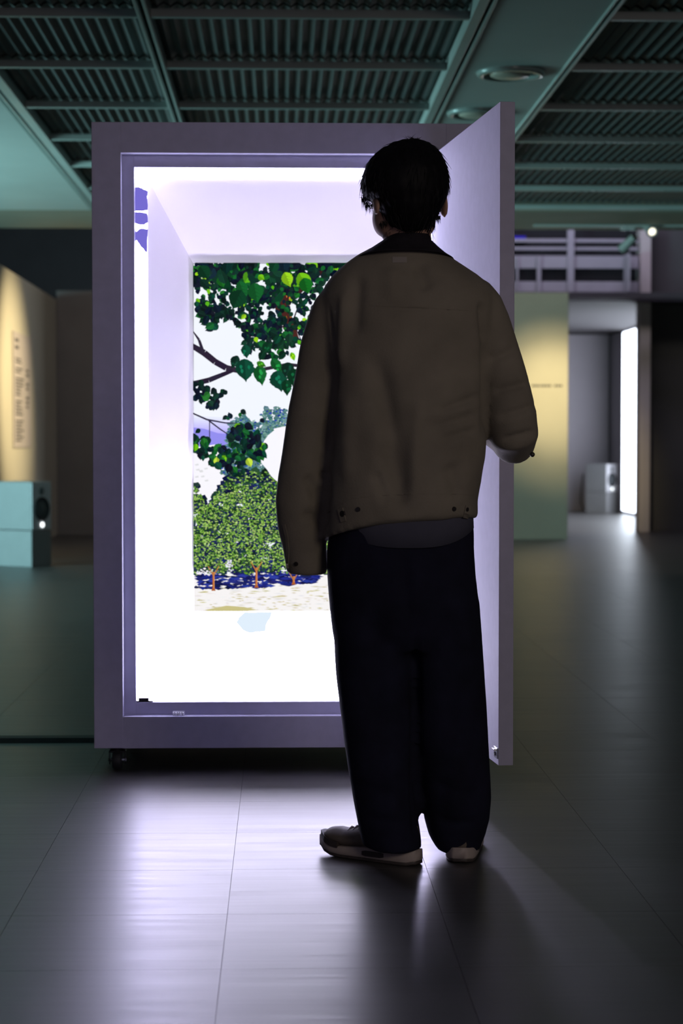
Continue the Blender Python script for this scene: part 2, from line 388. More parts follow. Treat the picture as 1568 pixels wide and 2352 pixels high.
track_spot(1441, 560, 16.9, (-0.55, 0.6, -0.6), False, 'spotlight turned towards the olive partition, lens not showing')
b = MB(); a = P(1465, 505, 16.8); b.box((a.x - 0.9, 16.66, ZC - 0.018), (a.x + 0.75, 16.70, ZC - 0.002)); o = b.build('light_track', M['ceil_paint']); tag(o, 'slim painted lighting track under the soffit', 'light track')

# ================================================================== LOUDSPEAKERS
def speaker(corner, rz, label):
    """box with its baffle on local +X; local origin = nearest bottom corner, side runs to -Y... """
    e = empty('loudspeaker', (corner[0], corner[1], 0), rz); tag(e, label, 'loudspeaker', 'loudspeakers on pedestals')
    W, D, H1, H2 = 0.245, 0.35, 0.285, 0.67
    b = MB(); b.box((-D, 0, 0), (0, W, H1), 0.004); b.build('pedestal', M['speaker'], e)
    b = MB(); b.box((-D, 0, H1 + 0.004), (-0.006, W, H2), 0.006); b.build('enclosure', M['speaker'], e)
    b = MB(); b.box((-0.006, 0.004, H1 + 0.008), (0.002, W - 0.004, H2 - 0.004), 0.002); b.build('baffle', M['baffle'], e)
    b = MB(); b.torus((0.004, W / 2, 0.455), (1, 0, 0), 0.085, 0.010, 32); b.build('woofer_surround', M['rubber'], e, True)
    b = MB(); b.cone((0.0025, W / 2, 0.455), (1, 0, 0), 0.080, 0.06, 0.003, 32); b.ball((0.006, W / 2, 0.455), (0.008, 0.028, 0.028)); b.build('woofer_cone', M['cone2'], e, True)
    b = MB(); b.cone((0.0025, W / 2, 0.595), (1, 0, 0), 0.030, 0.026, 0.003, 24); b.ball((0.004, W / 2, 0.595), (0.008, 0.013, 0.013)); b.build('tweeter', M['cone2'], e, True)
    b = MB(); b.ball((0.006, W * 0.52, 0.330), (0.007, 0.019, 0.019)); b.build('led', M['led'], e, True)
M['baffle'] = mat('grey_baffle', (0.58, 0.57, 0.61), 0.6, vary=0.05, scale=14)
M['cone2'] = mat('grey_cone', (0.09, 0.10, 0.11), 0.5, vary=0.1, scale=30)
c = G(73, 1303); speaker((c.x, c.y), math.radians(-32), 'pale loudspeaker on its pedestal in front of the text wall')
c = G(1392, 1179); speaker((c.x, c.y), math.radians(-45), 'small loudspeaker on its pedestal inside the bright chamber')
pts = [P(1352, 1172, 27.0) + Vector((0, 0, 0))]
c0 = G(1352, 1176); b = MB()
b.tube([(c0.x - 0.02, 27.83, 0.52), (c0.x - 0.045, 27.82, 0.3), (c0.x - 0.06, 27.80, 0.12), (c0.x - 0.03, 27.7, 0.012), (c0.x + 0.05, 27.6, 0.010)], 0.009, 8)
o = b.build('cable', M['rubber'], None, True); tag(o, 'black cable hanging down the grey end wall behind the loudspeaker', 'cable')

# ================================================================== TEXT PANELS
def text_rows(b, u0, u1, v0, v1, put, rows, seed):
    rnd = random.Random(seed); h = (v1 - v0) / rows
    for r in range(rows):
        if r in (2, 5, 12, 18): continue
        L = rnd.uniform(0.55, 1.0) * (u1 - u0); u = u0
        while u < u0 + L - 0.02:
            ww = min(rnd.uniform(0.02, 0.075), u0 + L - u)
            put(b, u, u + ww, v1 - (r + 0.75) * h, v1 - (r + 0.25) * h); u += ww + 0.012
ya, yb = 2.35 * FPX / (645 - 33), 2.35 * FPX / (645 - 73)
z1 = P(50, 768, (ya + yb) / 2).z; z0 = P(50, 1028, (ya + yb) / 2).z
e = empty('text_panel', (XW + 0.004, (ya + yb) / 2, z0)); tag(e, 'tall grey exhibition text panel on the warm-lit partition', 'wall panel')
b = MB(); hw = (yb - ya) / 2; b.box((0.0, -hw, 0), (0.006, hw, z1 - z0), 0.001); b.build('panel_board', M['paper'], e)
b = MB(); put = lambda b, u0, u1, v0, v1: b.box((0.006, u0, v0), (0.0075, u1, v1))
text_rows(b, -hw * 0.82, hw * 0.2, 0.05, z1 - z0 - 0.22, put, 26, 3)
for vz in (0.12, 0.055): b.box((0.006, -hw * 0.82, z1 - z0 - vz - 0.03), (0.0075, -hw * 0.45, z1 - z0 - vz))
text_rows(b, hw * 0.38, hw * 0.78, 0.35, z1 - z0 - 0.30, put, 9, 5)
b.build('printed_text', M['ink'], e)['kind'] = 'stuff'
e = empty('wall_text', (P(1250, 886, 19.9).x, 19.9, P(1250, 886, 19.9).z)); tag(e, 'short printed line of wall text on the olive partition', 'wall text')
b = MB(); rnd = random.Random(2); x = -0.13
while x < 0.17:
    ww = rnd.uniform(0.012, 0.03)
    if not (0.06 < x < 0.095): b.box((x, -0.0022, -0.010), (x + ww, 0.0, 0.010))
    x += ww + 0.006
b.build('letters', M['ink'], e)['kind'] = 'stuff'

# ================================================================== CABLE COVER
a, c = G(-240, 1691), G(330, 1706)
b = MB()
prof = [(0.0, 0.0), (0.03, 0.013), (0.09, 0.013), (0.125, 0.0)]
ys = c.y; xs = (a.x - 0.4, c.x)
b.loft([[Vector((x, ys + u, v)) for u, v in prof] for x in xs]); o = b.build('cable_cover', M['rubber'])
tag(o, 'low black cable cover crossing the floor to the cabinet', 'cable cover')

# ================================================================== DISPLAY CABINET
YF = 5.97
def fx(px): return (P(px, 1010, YF)).x
def fz(py): return (P(645, py, YF)).z
CX0, CX1 = fx(213), fx(1089)
CZ0, CZ1 = fz(1717), fz(282)
OX0, OX1 = fx(280), fx(1023)
OZ0, OZ1 = fz(1645), fz(352)
IX0, IX1 = fx(308), fx(994)
IZ0, IZ1 = fz(1616), fz(381)
DEP = 0.82; YS = 0.042
cab = empty('display_cabinet', ((CX0 + CX1) / 2, YF, 0)); tag(cab, 'white display cabinet on casters, door open, glowing picture box inside', 'display cabinet')
O = Vector(cab.location)
def cbox(name, x0, x1, y0, y1, z0, z1, m, bev=0.002, par=cab):
    b = MB(); b.box((x0 - O.x, y0 - O.y, z0), (x1 - O.x, y1 - O.y, z1), bev); return b.build(name, m, par)
# carcass
cbox('side_panel', CX0, OX0, YF, YF + DEP, CZ0, CZ1, M['cab'], 0.0015)
cbox('side_panel', OX1, CX1, YF, YF + DEP, CZ0, CZ1, M['cab'], 0.0015)
cbox('top_panel', OX0, OX1, YF, YF + DEP, OZ1, CZ1, M['cab'], 0.0)
cbox('bottom_panel', OX0, OX1, YF, YF + DEP, CZ0, OZ0, M['cab'], 0.0)
cbox('back_panel', OX0, OX1, YF + DEP - 0.02, YF + DEP, OZ0, OZ1, M['cab'], 0.0)
# door stop: a rebated inner frame set back by the door's thickness
YI = YF + YS
cbox('stop_stile', OX0, IX0, YI, YI + 0.03, OZ0, OZ1, M['cab'], 0.0012)
cbox('stop_stile', IX1, OX1, YI, YI + 0.03, OZ0, OZ1, M['cab'], 0.0012)
cbox('stop_rail', IX0, IX1, YI, YI + 0.03, IZ1, OZ1, M['cab'], 0.0012)
cbox('stop_rail', IX0, IX1, YI, YI + 0.03, OZ0, IZ0, M['cab'], 0.0012)
# glowing front border, just behind the stop
YG = YI + 0.034
def gx(px): return P(px, 1010, YG).x
def gz(py): return P(645, py, YG).z
BX0, BX1, BZ0, BZ1 = gx(340), gx(962), gz(1601), gz(410)
EX0, EX1, EZ0, EZ1 = IX0 - 0.005, IX1 + 0.005, IZ0 - 0.005, IZ1 + 0.005
M['strip'] = emat('backlit_border', (0.74, 0.70, 1.0), 26)
cbox('light_border', EX0, BX0, YG, YG + 0.006, EZ0, EZ1, M['strip'], 0)
cbox('light_border', BX1, EX1, YG, YG + 0.006, EZ0, EZ1, M['strip'], 0)
cbox('light_border', BX0, BX1, YG, YG + 0.006, BZ1, EZ1, M['strip'], 0)
cbox('light_border', BX0, BX1, YG, YG + 0.006, EZ0, BZ0, M['strip'], 0)
# splayed inner box narrowing to the screen
YSC = YF + 0.40
SX0, SX1 = P(444.5, 1010, YSC).x, P(848, 1010, YSC).x
SZ0, SZ1 = P(645, 1404, YSC).z, P(645, 606, YSC).z
def V(x, y, z): return Vector((x - O.x, y - O.y, z))
y1_ = YG + 0.006
f = [V(BX0, y1_, BZ0), V(BX1, y1_, BZ0), V(BX1, y1_, BZ1), V(BX0, y1_, BZ1)]
k = [V(SX0, YSC, SZ0), V(SX1, YSC, SZ0), V(SX1, YSC, SZ1), V(SX0, YSC, SZ1)]
M['box_glow'] = emat('backlit_box_floor', (0.80, 0.76, 1.0), 17.0)
names = ['box_floor', 'box_side', 'box_top', 'box_side']
outs = [Vector((0, 0, -1)), Vector((1, 0, 0)), Vector((0, 0, 1)), Vector((-1, 0, 0))]
for i in range(4):
    j = (i + 1) % 4; t = outs[i] * 0.006
    b = MB(); b.loft([[f[i], f[j], f[j] + t, f[i] + t], [k[i], k[j], k[j] + t, k[i] + t]]); b.build(names[i], M['box_glow'] if i == 0 else M['cab_in'], cab)
# led bar along the foot of the box, behind the lower border
def led(name, loc, target, sx, sy, power, col=(0.86, 0.80, 1.0)):
    o = area(name, (0, 0, 0), (0, 0, 1), sx, sy, col, power); o.location = V(*loc)
    o.rotation_euler = (Vector(target) - Vector(loc)).to_track_quat('-Z', 'Y').to_euler(); o.parent = cab
xm = (BX0 + BX1) / 2
led('led_foot', (xm, YG + 0.03, BZ0 + 0.012), (xm, YG + 0.24, BZ1), 0.36, 0.03, 12, (0.92, 0.96, 1.0))

# ---------------- the picture on the screen (flat, self-lit)
def vcol_emit(name, strength=1.0):
    m = bpy.data.materials.new(name); m.use_nodes = True; nt = m.node_tree; nt.nodes.clear()
    a = nt.nodes.new('ShaderNodeVertexColor'); a.layer_name = 'Col'
    e = nt.nodes.new('ShaderNodeEmission'); o = nt.nodes.new('ShaderNodeOutputMaterial'); e.inputs[1].default_value = strength
    nt.links.new(a.outputs[0], e.inputs[0]); nt.links.new(e.outputs[0], o.inputs[0]); return m
M['picture'] = vcol_emit('screen_picture', 1.06)
class Pic:
    """flat coloured shapes laid on the screen; coordinates are those of the photographed picture"""
    def __init__(s, Y): s.v = []; s.f = []; s.c = []; s.Y = Y; s.n = 0
    def add(s, pts, col):
        y = s.Y - 0.0003 - 2.5e-6 * s.n; s.n += 1; i0 = len(s.v)
        for p in pts:
            q = P(max(444.5, min(848, p[0])), max(606, min(1404, p[1])), s.Y); s.v.append((q.x - O.x, y - O.y, q.z))
        s.f.append(tuple(range(i0, len(s.v)))); s.c.append(col)
    def build(s, name, par):
        me = bpy.data.meshes.new(name); me.from_pydata(s.v, [], s.f)
        ca = me.color_attributes.new('Col', 'FLOAT_COLOR', 'CORNER'); li = 0
        for fc, col in zip(s.f, s.c):
            for _ in fc: ca.data[li].color = col; li += 1
        return link(name, me, M['picture'], par)
pic = Pic(YSC - 0.001); rp = random.Random(11)
def jit(c, a=18):
    d = rp.uniform(-a, a); return lin(*[max(0, min(255, v + d + rp.uniform(-a / 3, a / 3))) for v in c])
pic.add([(444, 605), (849, 605), (849, 1405), (444, 1405)], lin(246, 250, 255))
for k_ in range(10):                                     # distant lavender haze and hill
    y = 955 + k_ * 5; pic.add([(444, y), (560, y + 6), (560, y + 12), (444, y + 6)], lin(236 - k_ * 7, 240 - k_ * 9, 255))
pic.add([(444, 982), (470, 985), (500, 995), (560, 1000), (560, 1040), (444, 1040)], lin(150, 145, 238))
pic.add([(444, 1028), (500, 1020), (560, 1060), (530, 1140), (444, 1150)], lin(252, 250, 252))
for k_ in range(9): 
    x = rp.uniform(445, 470); y = rp.uniform(1050, 1105); pic.add([(x, y), (x + 8, y - 2), (x + 9, y + 2), (x + 2, y + 3)], lin(225, 225, 225))
# meadow
pic.add([(444, 1322), (849, 1300), (849, 1405), (444, 1405)], lin(250, 247, 242))
for k_ in range(260):
    x = rp.uniform(440, 845); y = rp.uniform(1338, 1402); L = rp.uniform(6, 28)
    c_ = rp.choice([(226, 220, 205), (236, 230, 220), (205, 198, 140), (238, 236, 236), (215, 205, 170)])
    pic.add([(x, y), (x + L * 0.5, y - 1.3), (x + L, y + 0.3), (x + L * 0.5, y + 1.3)], jit(c_, 8))
pic.add([(470, 1401), (520, 1391), (560, 1394), (590, 1401), (560, 1404.5), (480, 1404.5)], lin(205, 196, 135))
# shadow under the trees
for k_ in range(330):
    x = rp.uniform(440, 715); y = rp.uniform(1312, 1352 - max(0, x - 560) * 0.10); L = rp.uniform(8, 34)
    pic.add([(x, y), (x + L * 0.4, y - rp.uniform(2, 5)), (x + L, y), (x + L * 0.5, y + rp.uniform(2, 4))], jit(rp.choice([(30, 38, 120), (40, 55, 150), (18, 24, 70), (28, 30, 95)]), 10))
# foliage masses made of small flecks
def mass(poly_fn, n, cols, size, x0, x1, y0, y1, base=None):
    for _ in range(n):
        x = rp.uniform(x0, x1); y = rp.uniform(y0, y1)
        if not poly_fn(x, y): continue
        s_ = rp.uniform(*size); a0 = rp.uniform(0, 6.28); m_ = rp.choice((4, 5, 5, 6))
        pic.add([(x + s_ * rp.uniform(0.6, 1.2) * math.cos(a0 + 6.283 * t / m_), y + s_ * rp.uniform(0.5, 0.9) * math.sin(a0 + 6.283 * t / m_)) for t in range(m_)], jit(rp.choice(cols), 16))
def blobs(lst, wob=0.18):
    def fn(x, y):
        for (cx, cy, rx, ry) in lst:
            n_ = noise.noise(Vector((x * 0.09, y * 0.09, cx)))
            if ((x - cx) / rx) ** 2 + ((y - cy) / ry) ** 2 < 1 + n_ * 3 * wob: return True
        return False
    return fn
far = blobs([(632, 968, 34, 34), (560, 1000, 40, 42), (620, 1020, 60, 40), (540, 1060, 40, 40), (600, 1070, 70, 50), (680, 1060, 40, 60)])
mass(far, 2600, [(90, 130, 130), (70, 115, 125), (110, 150, 150), (95, 135, 120)], (4, 9), 444, 760, 930, 1130)
mass(far, 3200, [(80, 130, 120), (45, 85, 120), (120, 165, 150), (40, 60, 170), (140, 175, 165), (60, 110, 95)], (1.5, 3.6), 444, 760, 930, 1130)
fmid = lambda x, y: y > 1120 - 36 * smoothstep(480, 545, x) + 42 * smoothstep(520, 470, x) * smoothstep(452, 478, x) + 7 * noise.noise(Vector((x * 0.07, 3, 1))) and y < 1316 + 9 * noise.noise(Vector((x * 0.05, 9, 1)))
mass(lambda x, y: fmid(x, y + 4), 2600, [(24, 50, 40), (20, 30, 70), (34, 66, 40), (20, 26, 66)], (7, 13), 440, 850, 1080, 1322)
mass(fmid, 5200, [(100, 150, 45), (120, 170, 60), (75, 120, 40), (150, 190, 90), (50, 95, 40), (35, 60, 60), (28, 34, 90), (170, 200, 110)], (1.5, 3.8), 440, 850, 1080, 1322)
mass(blobs([(540, 1213, 10, 7), (590, 1110, 5, 12), (665, 1140, 14, 8), (505, 1288, 14, 6), (620, 1292, 16, 6), (560, 1250, 12, 5)]), 2600, [(22, 30, 85), (28, 40, 110)], (2, 4), 440, 700, 1080, 1310)
mass(fmid, 3400, [(140, 180, 70), (160, 200, 95), (110, 160, 55), (125, 175, 65), (180, 205, 115)], (1.2, 2.8), 440, 850, 1120, 1300)
mass(blobs([(474, 1312, 22, 9), (531, 1296, 14, 12)]), 160, [(240, 236, 240), (225, 225, 235)], (2, 4), 440, 560, 1280, 1325)
for (x, y0, y1) in ((491, 1312, 1355), (589, 1302, 1348), (674, 1322, 1341)):
    pic.add([(x - 2, y0), (x + 2, y0), (x + 2.5, y1 - 6), (x + 5, y1), (x - 5, y1), (x - 2.5, y1 - 6)], lin(176, 96, 40))
    pic.add([(x, y0), (x + 2, y0), (x + 2.2, y1 - 6), (x, y1 - 5)], lin(226, 150, 80))
    for s_ in (-1, 1): pic.add([(x, y0 + 6), (x + s_ * 12, y0 - 14), (x + s_ * 13.5, y0 - 13), (x + s_ * 1.5, y0 + 9)], lin(190, 125, 60))
# white rounded form in front of the trees
pic.add([(660 + 62 * math.cos(t * 0.2618) * (0.86 if math.sin(t * 0.2618) > 0.3 else 1), 1046 + 66 * math.sin(t * 0.2618)) for t in range(24)], lin(252, 251, 255))
pic.add([(628, 985), (650, 980), (700, 975), (700, 1010), (640, 1010)], lin(253, 250, 252))
# trunk and branches
def limb(pts, wd, col):
    for (a_, b_), (w0, w1) in zip(zip(pts, pts[1:]), zip(wd, wd[1:])):
        dx, dy = b_[0] - a_[0], b_[1] - a_[1]; L = math.hypot(dx, dy); nx, ny = -dy / L, dx / L
        pic.add([(a_[0] + nx * w0, a_[1] + ny * w0), (b_[0] + nx * w1, b_[1] + ny * w1), (b_[0] - nx * w1, b_[1] - ny * w1), (a_[0] - nx * w0, a_[1] - ny * w0)], jit(col, 5))
limb([(760, 600), (700, 650), (655, 690), (640, 660)], [10, 12, 15, 10], (60, 30, 28))
limb([(632, 660), (645, 700), (660, 745), (680, 790)], [14, 16, 14, 10], (74, 34, 26))
for k_ in range(26):
    x = rp.uniform(636, 672); y = rp.uniform(672, 785); pic.add([(x, y), (x + 2, y - 5), (x + 3.4, y), (x + 1.5, y + 6)], jit((210, 120, 40), 20))
limb([(440, 797), (470, 812), (495, 832), (520, 846), (548, 852)], [8, 7.5, 7, 7, 6], (44, 34, 52))
limb([(440, 763), (458, 782), (468, 812)], [3, 3, 4], (44, 34, 52))
limb([(440, 882), (480, 874), (510, 862), (535, 852)], [6, 6, 5, 4], (40, 32, 50))
limb([(548, 852), (600, 850), (660, 838), (720, 845)], [5, 4, 4, 3], (44, 34, 48))
limb([(440, 950), (476, 964), (520, 972), (545, 972)], [2, 2, 1.6, 1], (50, 44, 70))
limb([(480, 966), (505, 985), (535, 1005)], [1.8, 1.6, 1], (50, 44, 70))
limb([(482, 966), (482, 1005)], [1.2, 1], (50, 44, 70)); limb([(560, 780), (575, 740), (570, 700)], [1.3, 1.6, 1.8], (60, 40, 40))
limb([(690, 690), (672, 740), (690, 780)], [1.5, 1.5, 1], (50, 30, 40))
# leaves
def leaf(x, y, s_, ang, col, ser=True):
    prof = [(0, 0), (0.05, 0.16), (0.13, 0.25), (0.17, 0.32), (0.27, 0.36), (0.31, 0.41), (0.43, 0.40), (0.47, 0.43), (0.58, 0.37), (0.62, 0.38), (0.74, 0.27), (0.78, 0.27), (0.88, 0.14), (0.96, 0.07), (1.08, 0)]
    pts = []
    up = prof; dn = [(u, -v) for u, v in prof[-2:0:-1]]
    q = rp.uniform(0.75, 1.1); ca, sa = math.cos(ang), math.sin(ang)
    for u, v in up + dn:
        v *= q; u2 = (u + rp.uniform(-0.015, 0.015) - 0.5) * s_; v2 = (v + rp.uniform(-0.018, 0.018)) * s_
        pts.append((x + u2 * ca - v2 * sa, y + u2 * sa + v2 * ca))
    pic.add(pts, col)
    if s_ > 13: pic.add(pts[:len(prof)], tuple(v * 0.62 for v in col[:3]) + (1,))      # darker half on one side of the midrib
    return ca, sa
DK = [(10, 30, 28), (14, 40, 34), (10, 22, 40), (14, 50, 36), (12, 34, 46), (16, 58, 38), (14, 20, 34)]
GR = [(10, 62, 34), (20, 98, 42), (12, 74, 52), (34, 116, 40), (8, 50, 40)]
LM = [(120, 200, 20), (160, 220, 30), (90, 180, 24), (190, 225, 60)]
def leaves(fn, n, size, x0, x1, y0, y1, pg=0.25, pl=0.05):
    for _ in range(n):
        x = rp.uniform(x0, x1); y = rp.uniform(y0, y1)
        if not fn(x, y): continue
        r_ = rp.random(); cols = LM if r_ < pl else GR if r_ < pl + pg else DK
        s_ = rp.uniform(*size); a_ = rp.uniform(0.3, 2.8) + (math.pi if rp.random() < 0.12 else 0)
        c_ = rp.choice(cols); ca, sa = leaf(x, y, s_, a_, jit(c_, 8))
        if s_ > 16:
            c2 = jit([min(255, v * 1.25 + 6) for v in c_], 6)
            pic.add([(x - 0.45 * s_ * ca - 0.5 * sa, y - 0.45 * s_ * sa + 0.5 * ca), (x + 0.45 * s_ * ca, y + 0.45 * s_ * sa), (x - 0.45 * s_ * ca + 0.5 * sa, y - 0.45 * s_ * sa - 0.5 * ca)], c2)
def canopy(x, y):
    lim = 735 + 20 * math.sin(x * 0.06) - 70 * smoothstep(525, 500, x) * smoothstep(500, 480, x) * 0 
    if x < 470: lim = 720
    if 470 <= x < 500: lim = 745
    if x > 560: lim = 800 + 10 * math.sin(x * 0.09)
    if y > lim: return False
    n_ = noise.noise(Vector((x * 0.05, y * 0.05, 4.0)))
    return n_ < 0.30
leaves(canopy, 1050, (9, 20), 444, 850, 606, 820, 0.22, 0.05)
leaves(lambda x, y: y < 660 and canopy(x, y), 105, (20, 36), 444, 850, 606, 660, 0.40, 0.04)
leaves(lambda x, y: 540 < x < 640 and 655 < y < 690, 26, (22, 36), 530, 650, 650, 705, 0.6, 0.0)
leaves(canopy, 300, (7, 14), 444, 850, 610, 820, 0.3, 0.09)
for (x, y, s_, a_, c_) in ((660, 644, 34, 1.2, LM[1]), (698, 650, 46, 1.1, LM[0]), (702, 658, 36, 1.3, (20, 110, 30)), (470, 640, 14, 2.2, LM[1]), (480, 672, 12, 1.4, LM[0]), (557, 668, 42, 1.2, GR[1]), (545, 690, 46, 2.0, GR[0]), (587, 674, 44, 1.4, GR[1]), (600, 640, 16, 0.6, LM[0]), (470, 628, 34, 1.0, GR[0]), (472, 655, 30, 0.8, DK[3])):
    leaf(x, y, s_, a_, lin(*c_))
    ca, sa = math.cos(a_), math.sin(a_)
    for t in (-0.25, -0.05, 0.15): 
        bx, by = x + t * s_ * ca, y + t * s_ * sa
        for sg in (-1, 1): pic.add([(bx, by), (bx + 0.2 * s_ * ca - sg * 0.26 * s_ * sa, by + 0.2 * s_ * sa + sg * 0.26 * s_ * ca), (bx + 0.04 * s_ * ca, by + 0.04 * s_ * sa)], lin(*[v * 0.72 for v in c_]))
leaves(blobs([(482, 735, 16, 28), (500, 725, 40, 14)]), 90, (14, 24), 444, 540, 700, 772, 0.2, 0)
leaves(blobs([(620, 790, 50, 34), (590, 740, 40, 24)]), 160, (12, 22), 540, 700, 715, 830, 0.3, 0.07)
for (x, y, s_, a_, c_) in ((540, 832, 30, 2.0, DK[3]), (565, 808, 30, 1.4, GR[2]), (563, 850, 50, 1.5, GR[2]), (598, 862, 44, 1.4, GR[1]), (600, 838, 22, 0.4, (60, 130, 30)), (635, 840, 36, 0.9, GR[1]), (640, 875, 46, 1.3, GR[2]), (658, 890, 36, 1.5, GR[0]), (660, 850, 34, 1.9, DK[3]), (672, 820, 20, 1.2, LM[0]), (612, 800, 26, 2.2, GR[0]), (676, 868, 40, 1.7, GR[0])):
    leaf(x, y, s_, a_, lin(*c_))
    for _ in range(3): leaf(x + rp.uniform(-.2, .2) * s_, y + rp.uniform(-.2, .3) * s_, s_ * 0.2, a_, jit([min(255, v * 1.6) for v in c_], 5))
leaves(blobs([(468, 912, 26, 22), (455, 885, 18, 14), (500, 905, 22, 12), (480, 930, 22, 12)]), 120, (11, 19), 440, 530, 868, 955, 0.15, 0.0)
leaves(blobs([(556, 900, 9, 8), (527, 960, 10, 5), (552, 948, 7, 7), (598, 970, 8, 10)]), 70, (10, 16), 500, 620, 885, 985, 0.2, 0)
leaves(blobs([(470, 1028, 26, 20), (500, 1050, 40, 22), (560, 1010, 34, 40), (575, 1040, 34, 24), (545, 1075, 18, 18), (456, 1000, 14, 16)]), 330, (13, 22), 440, 615, 975, 1100, 0.42, 0.02)
scr = cbox('screen', SX0 - 0.004, SX1 + 0.004, YSC, YSC + 0.03, SZ0 - 0.004, SZ1 + 0.004, M['black_plastic'], 0)
pic.build('picture', scr)

# ---------------- leaf shapes shown on the lit border and the lower front
M['film'] = vcol_emit('leaf_image', 1.0)
def film(name, shapes, col, Y):
    b = MB()
    for pts in shapes: b.poly([V(*P(x, y, Y)) for x, y in pts])
    return b.build(name, emat(name + '_glow', col, 1.0), cab)
def wob(pts, a=0.9, n=4):
    r_ = random.Random(5); out = []
    for p, q in zip(pts, pts[1:] + pts[:1]):
        for t in range(n): out.append((p[0] + (q[0] - p[0]) * t / n + r_.uniform(-a, a), p[1] + (q[1] - p[1]) * t / n + r_.uniform(-a, a)))
    return [(max(305.0, min(339.6, x)) if x < 400 else x, y) for x, y in out]
YFm = YG - 0.0015
film('leaf_image', [wob([(303, 431), (315, 429), (328, 433), (339, 440), (339, 482), (322, 485), (303, 486)]),
                    wob([(303, 486), (316, 487), (339, 490), (339, 512), (330, 516), (315, 515), (303, 511)]),
                    wob([(303, 524), (309, 526), (313, 532), (320, 526), (328, 524), (339, 526), (339, 583), (330, 575), (321, 562), (314, 552), (308, 556), (303, 558)])],
     lin(122, 112, 212), YFm)
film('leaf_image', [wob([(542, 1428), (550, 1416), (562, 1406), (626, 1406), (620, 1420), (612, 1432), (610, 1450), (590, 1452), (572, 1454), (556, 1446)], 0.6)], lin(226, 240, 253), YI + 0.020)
# thin clear front pane
def pane_mat():
    m = bpy.data.materials.new('clear_pane'); m.use_nodes = True; nt = m.node_tree; nt.nodes.clear()
    t = nt.nodes.new('ShaderNodeBsdfTransparent'); gl = nt.nodes.new('ShaderNodeBsdfGlossy'); gl.inputs['Roughness'].default_value = 0.05
    mx = nt.nodes.new('ShaderNodeMixShader'); o = nt.nodes.new('ShaderNodeOutputMaterial'); mx.inputs[0].default_value = 0.02
    t.inputs[0].default_value = (0.98, 0.98, 1, 1)
    nt.links.new(t.outputs[0], mx.inputs[1]); nt.links.new(gl.outputs[0], mx.inputs[2]); nt.links.new(mx.outputs[0], o.inputs[0]); return m
M['pane'] = pane_mat()
cbox('glass_pane', IX0 + 0.001, IX1 - 0.001, YI + 0.022, YI + 0.026, IZ0 + 0.001, IZ1 - 0.001, M['pane'], 0)
# small fittings on the sill
a = P(318, 1617, YI + 0.01); c = P(345, 1608, YI + 0.01)
b = MB(); b.box((a.x - O.x - 0.006, YI - O.y + 0.002, IZ0), (c.x - O.x + 0.008, YI - O.y + 0.020, IZ0 + 0.004)); b.box((a.x - O.x, YI - O.y + 0.004, IZ0 + 0.004), (c.x - O.x - 0.004, YI - O.y + 0.018, IZ0 + 0.013), 0.002)
b.build('pane_clip', M['black_plastic'], cab)
b = MB()
for k_ in range(5):
    q = P(397 + k_ * 5.4, 1644, YF + 0.02); b.box((q.x - O.x, 0.012, OZ0), (q.x - O.x + 0.004, 0.030, OZ0 + 0.010), 0.0012)
q = P(396, 1644, YF + 0.02); b.box((q.x - O.x, 0.030, OZ0), (q.x - O.x + 0.036, 0.036, OZ0 + 0.012), 0.001)
b.build('ribbed_catch', M['white_plastic'], cab)

# ---------------- door, swung open just past square
ang = math.radians(5.9)
S = Vector((fx(993), YF - 0.004, 0)); DW = 0.946; DT = 0.038
dx_ = Vector((math.sin(ang), -math.cos(ang), 0)); nx_ = Vector((math.cos(ang), math.sin(ang), 0))
MD = Matrix(((dx_.x, nx_.x, 0, S.x - O.x), (dx_.y, nx_.y, 0, S.y - O.y), (0, 0, 1, 0), (0, 0, 0, 1)))
b = MB(); b.box((0, 0, OZ0 + 0.003), (DW, DT, OZ1 - 0.003), 0.0012, MD); M['door_lit'] = mat('lit_door_laminate', (0.66, 0.65, 0.76), 0.75, spec=0.2, vary=0.03, scale=30)
door = b.build('door', [M['cab'], M['door_lit']], cab)
for p_ in door.data.polygons:                           # faces coloured paler than the edges, the box's light put into the laminate
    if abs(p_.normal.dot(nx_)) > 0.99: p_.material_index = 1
for z in (OZ0 + 0.12, (OZ0 + OZ1) / 2, OZ1 - 0.12):        # concealed hinges
    b = MB(); b.box((-0.05, 0.004, z - 0.024), (0.004, 0.016, z + 0.024), 0.002, MD); b.cone(MD @ Vector((0.035, 0.0, z)), MD.to_3x3() @ Vector((0, -1, 0)), 0.018, 0.017, 0.003, 20); b.build('hinge', M['steel'], door)
b = MB(); z = P(1135, 1728, 5.05).z
b.box((DW - 0.045, -0.0025, z - 0.014), (DW - 0.006, 0.0, z + 0.014), 0.001, MD); b.box((DW - 0.036, -0.010, z + 0.006), (DW - 0.010, -0.0025, z + 0.011), 0.001, MD)
b.cone(MD @ Vector((DW - 0.025, -0.0025, z - 0.003)), MD.to_3x3() @ Vector((0, -1, 0)), 0.006, 0.005, 0.004, 14); b.build('strike_plate', M['steel'], door)

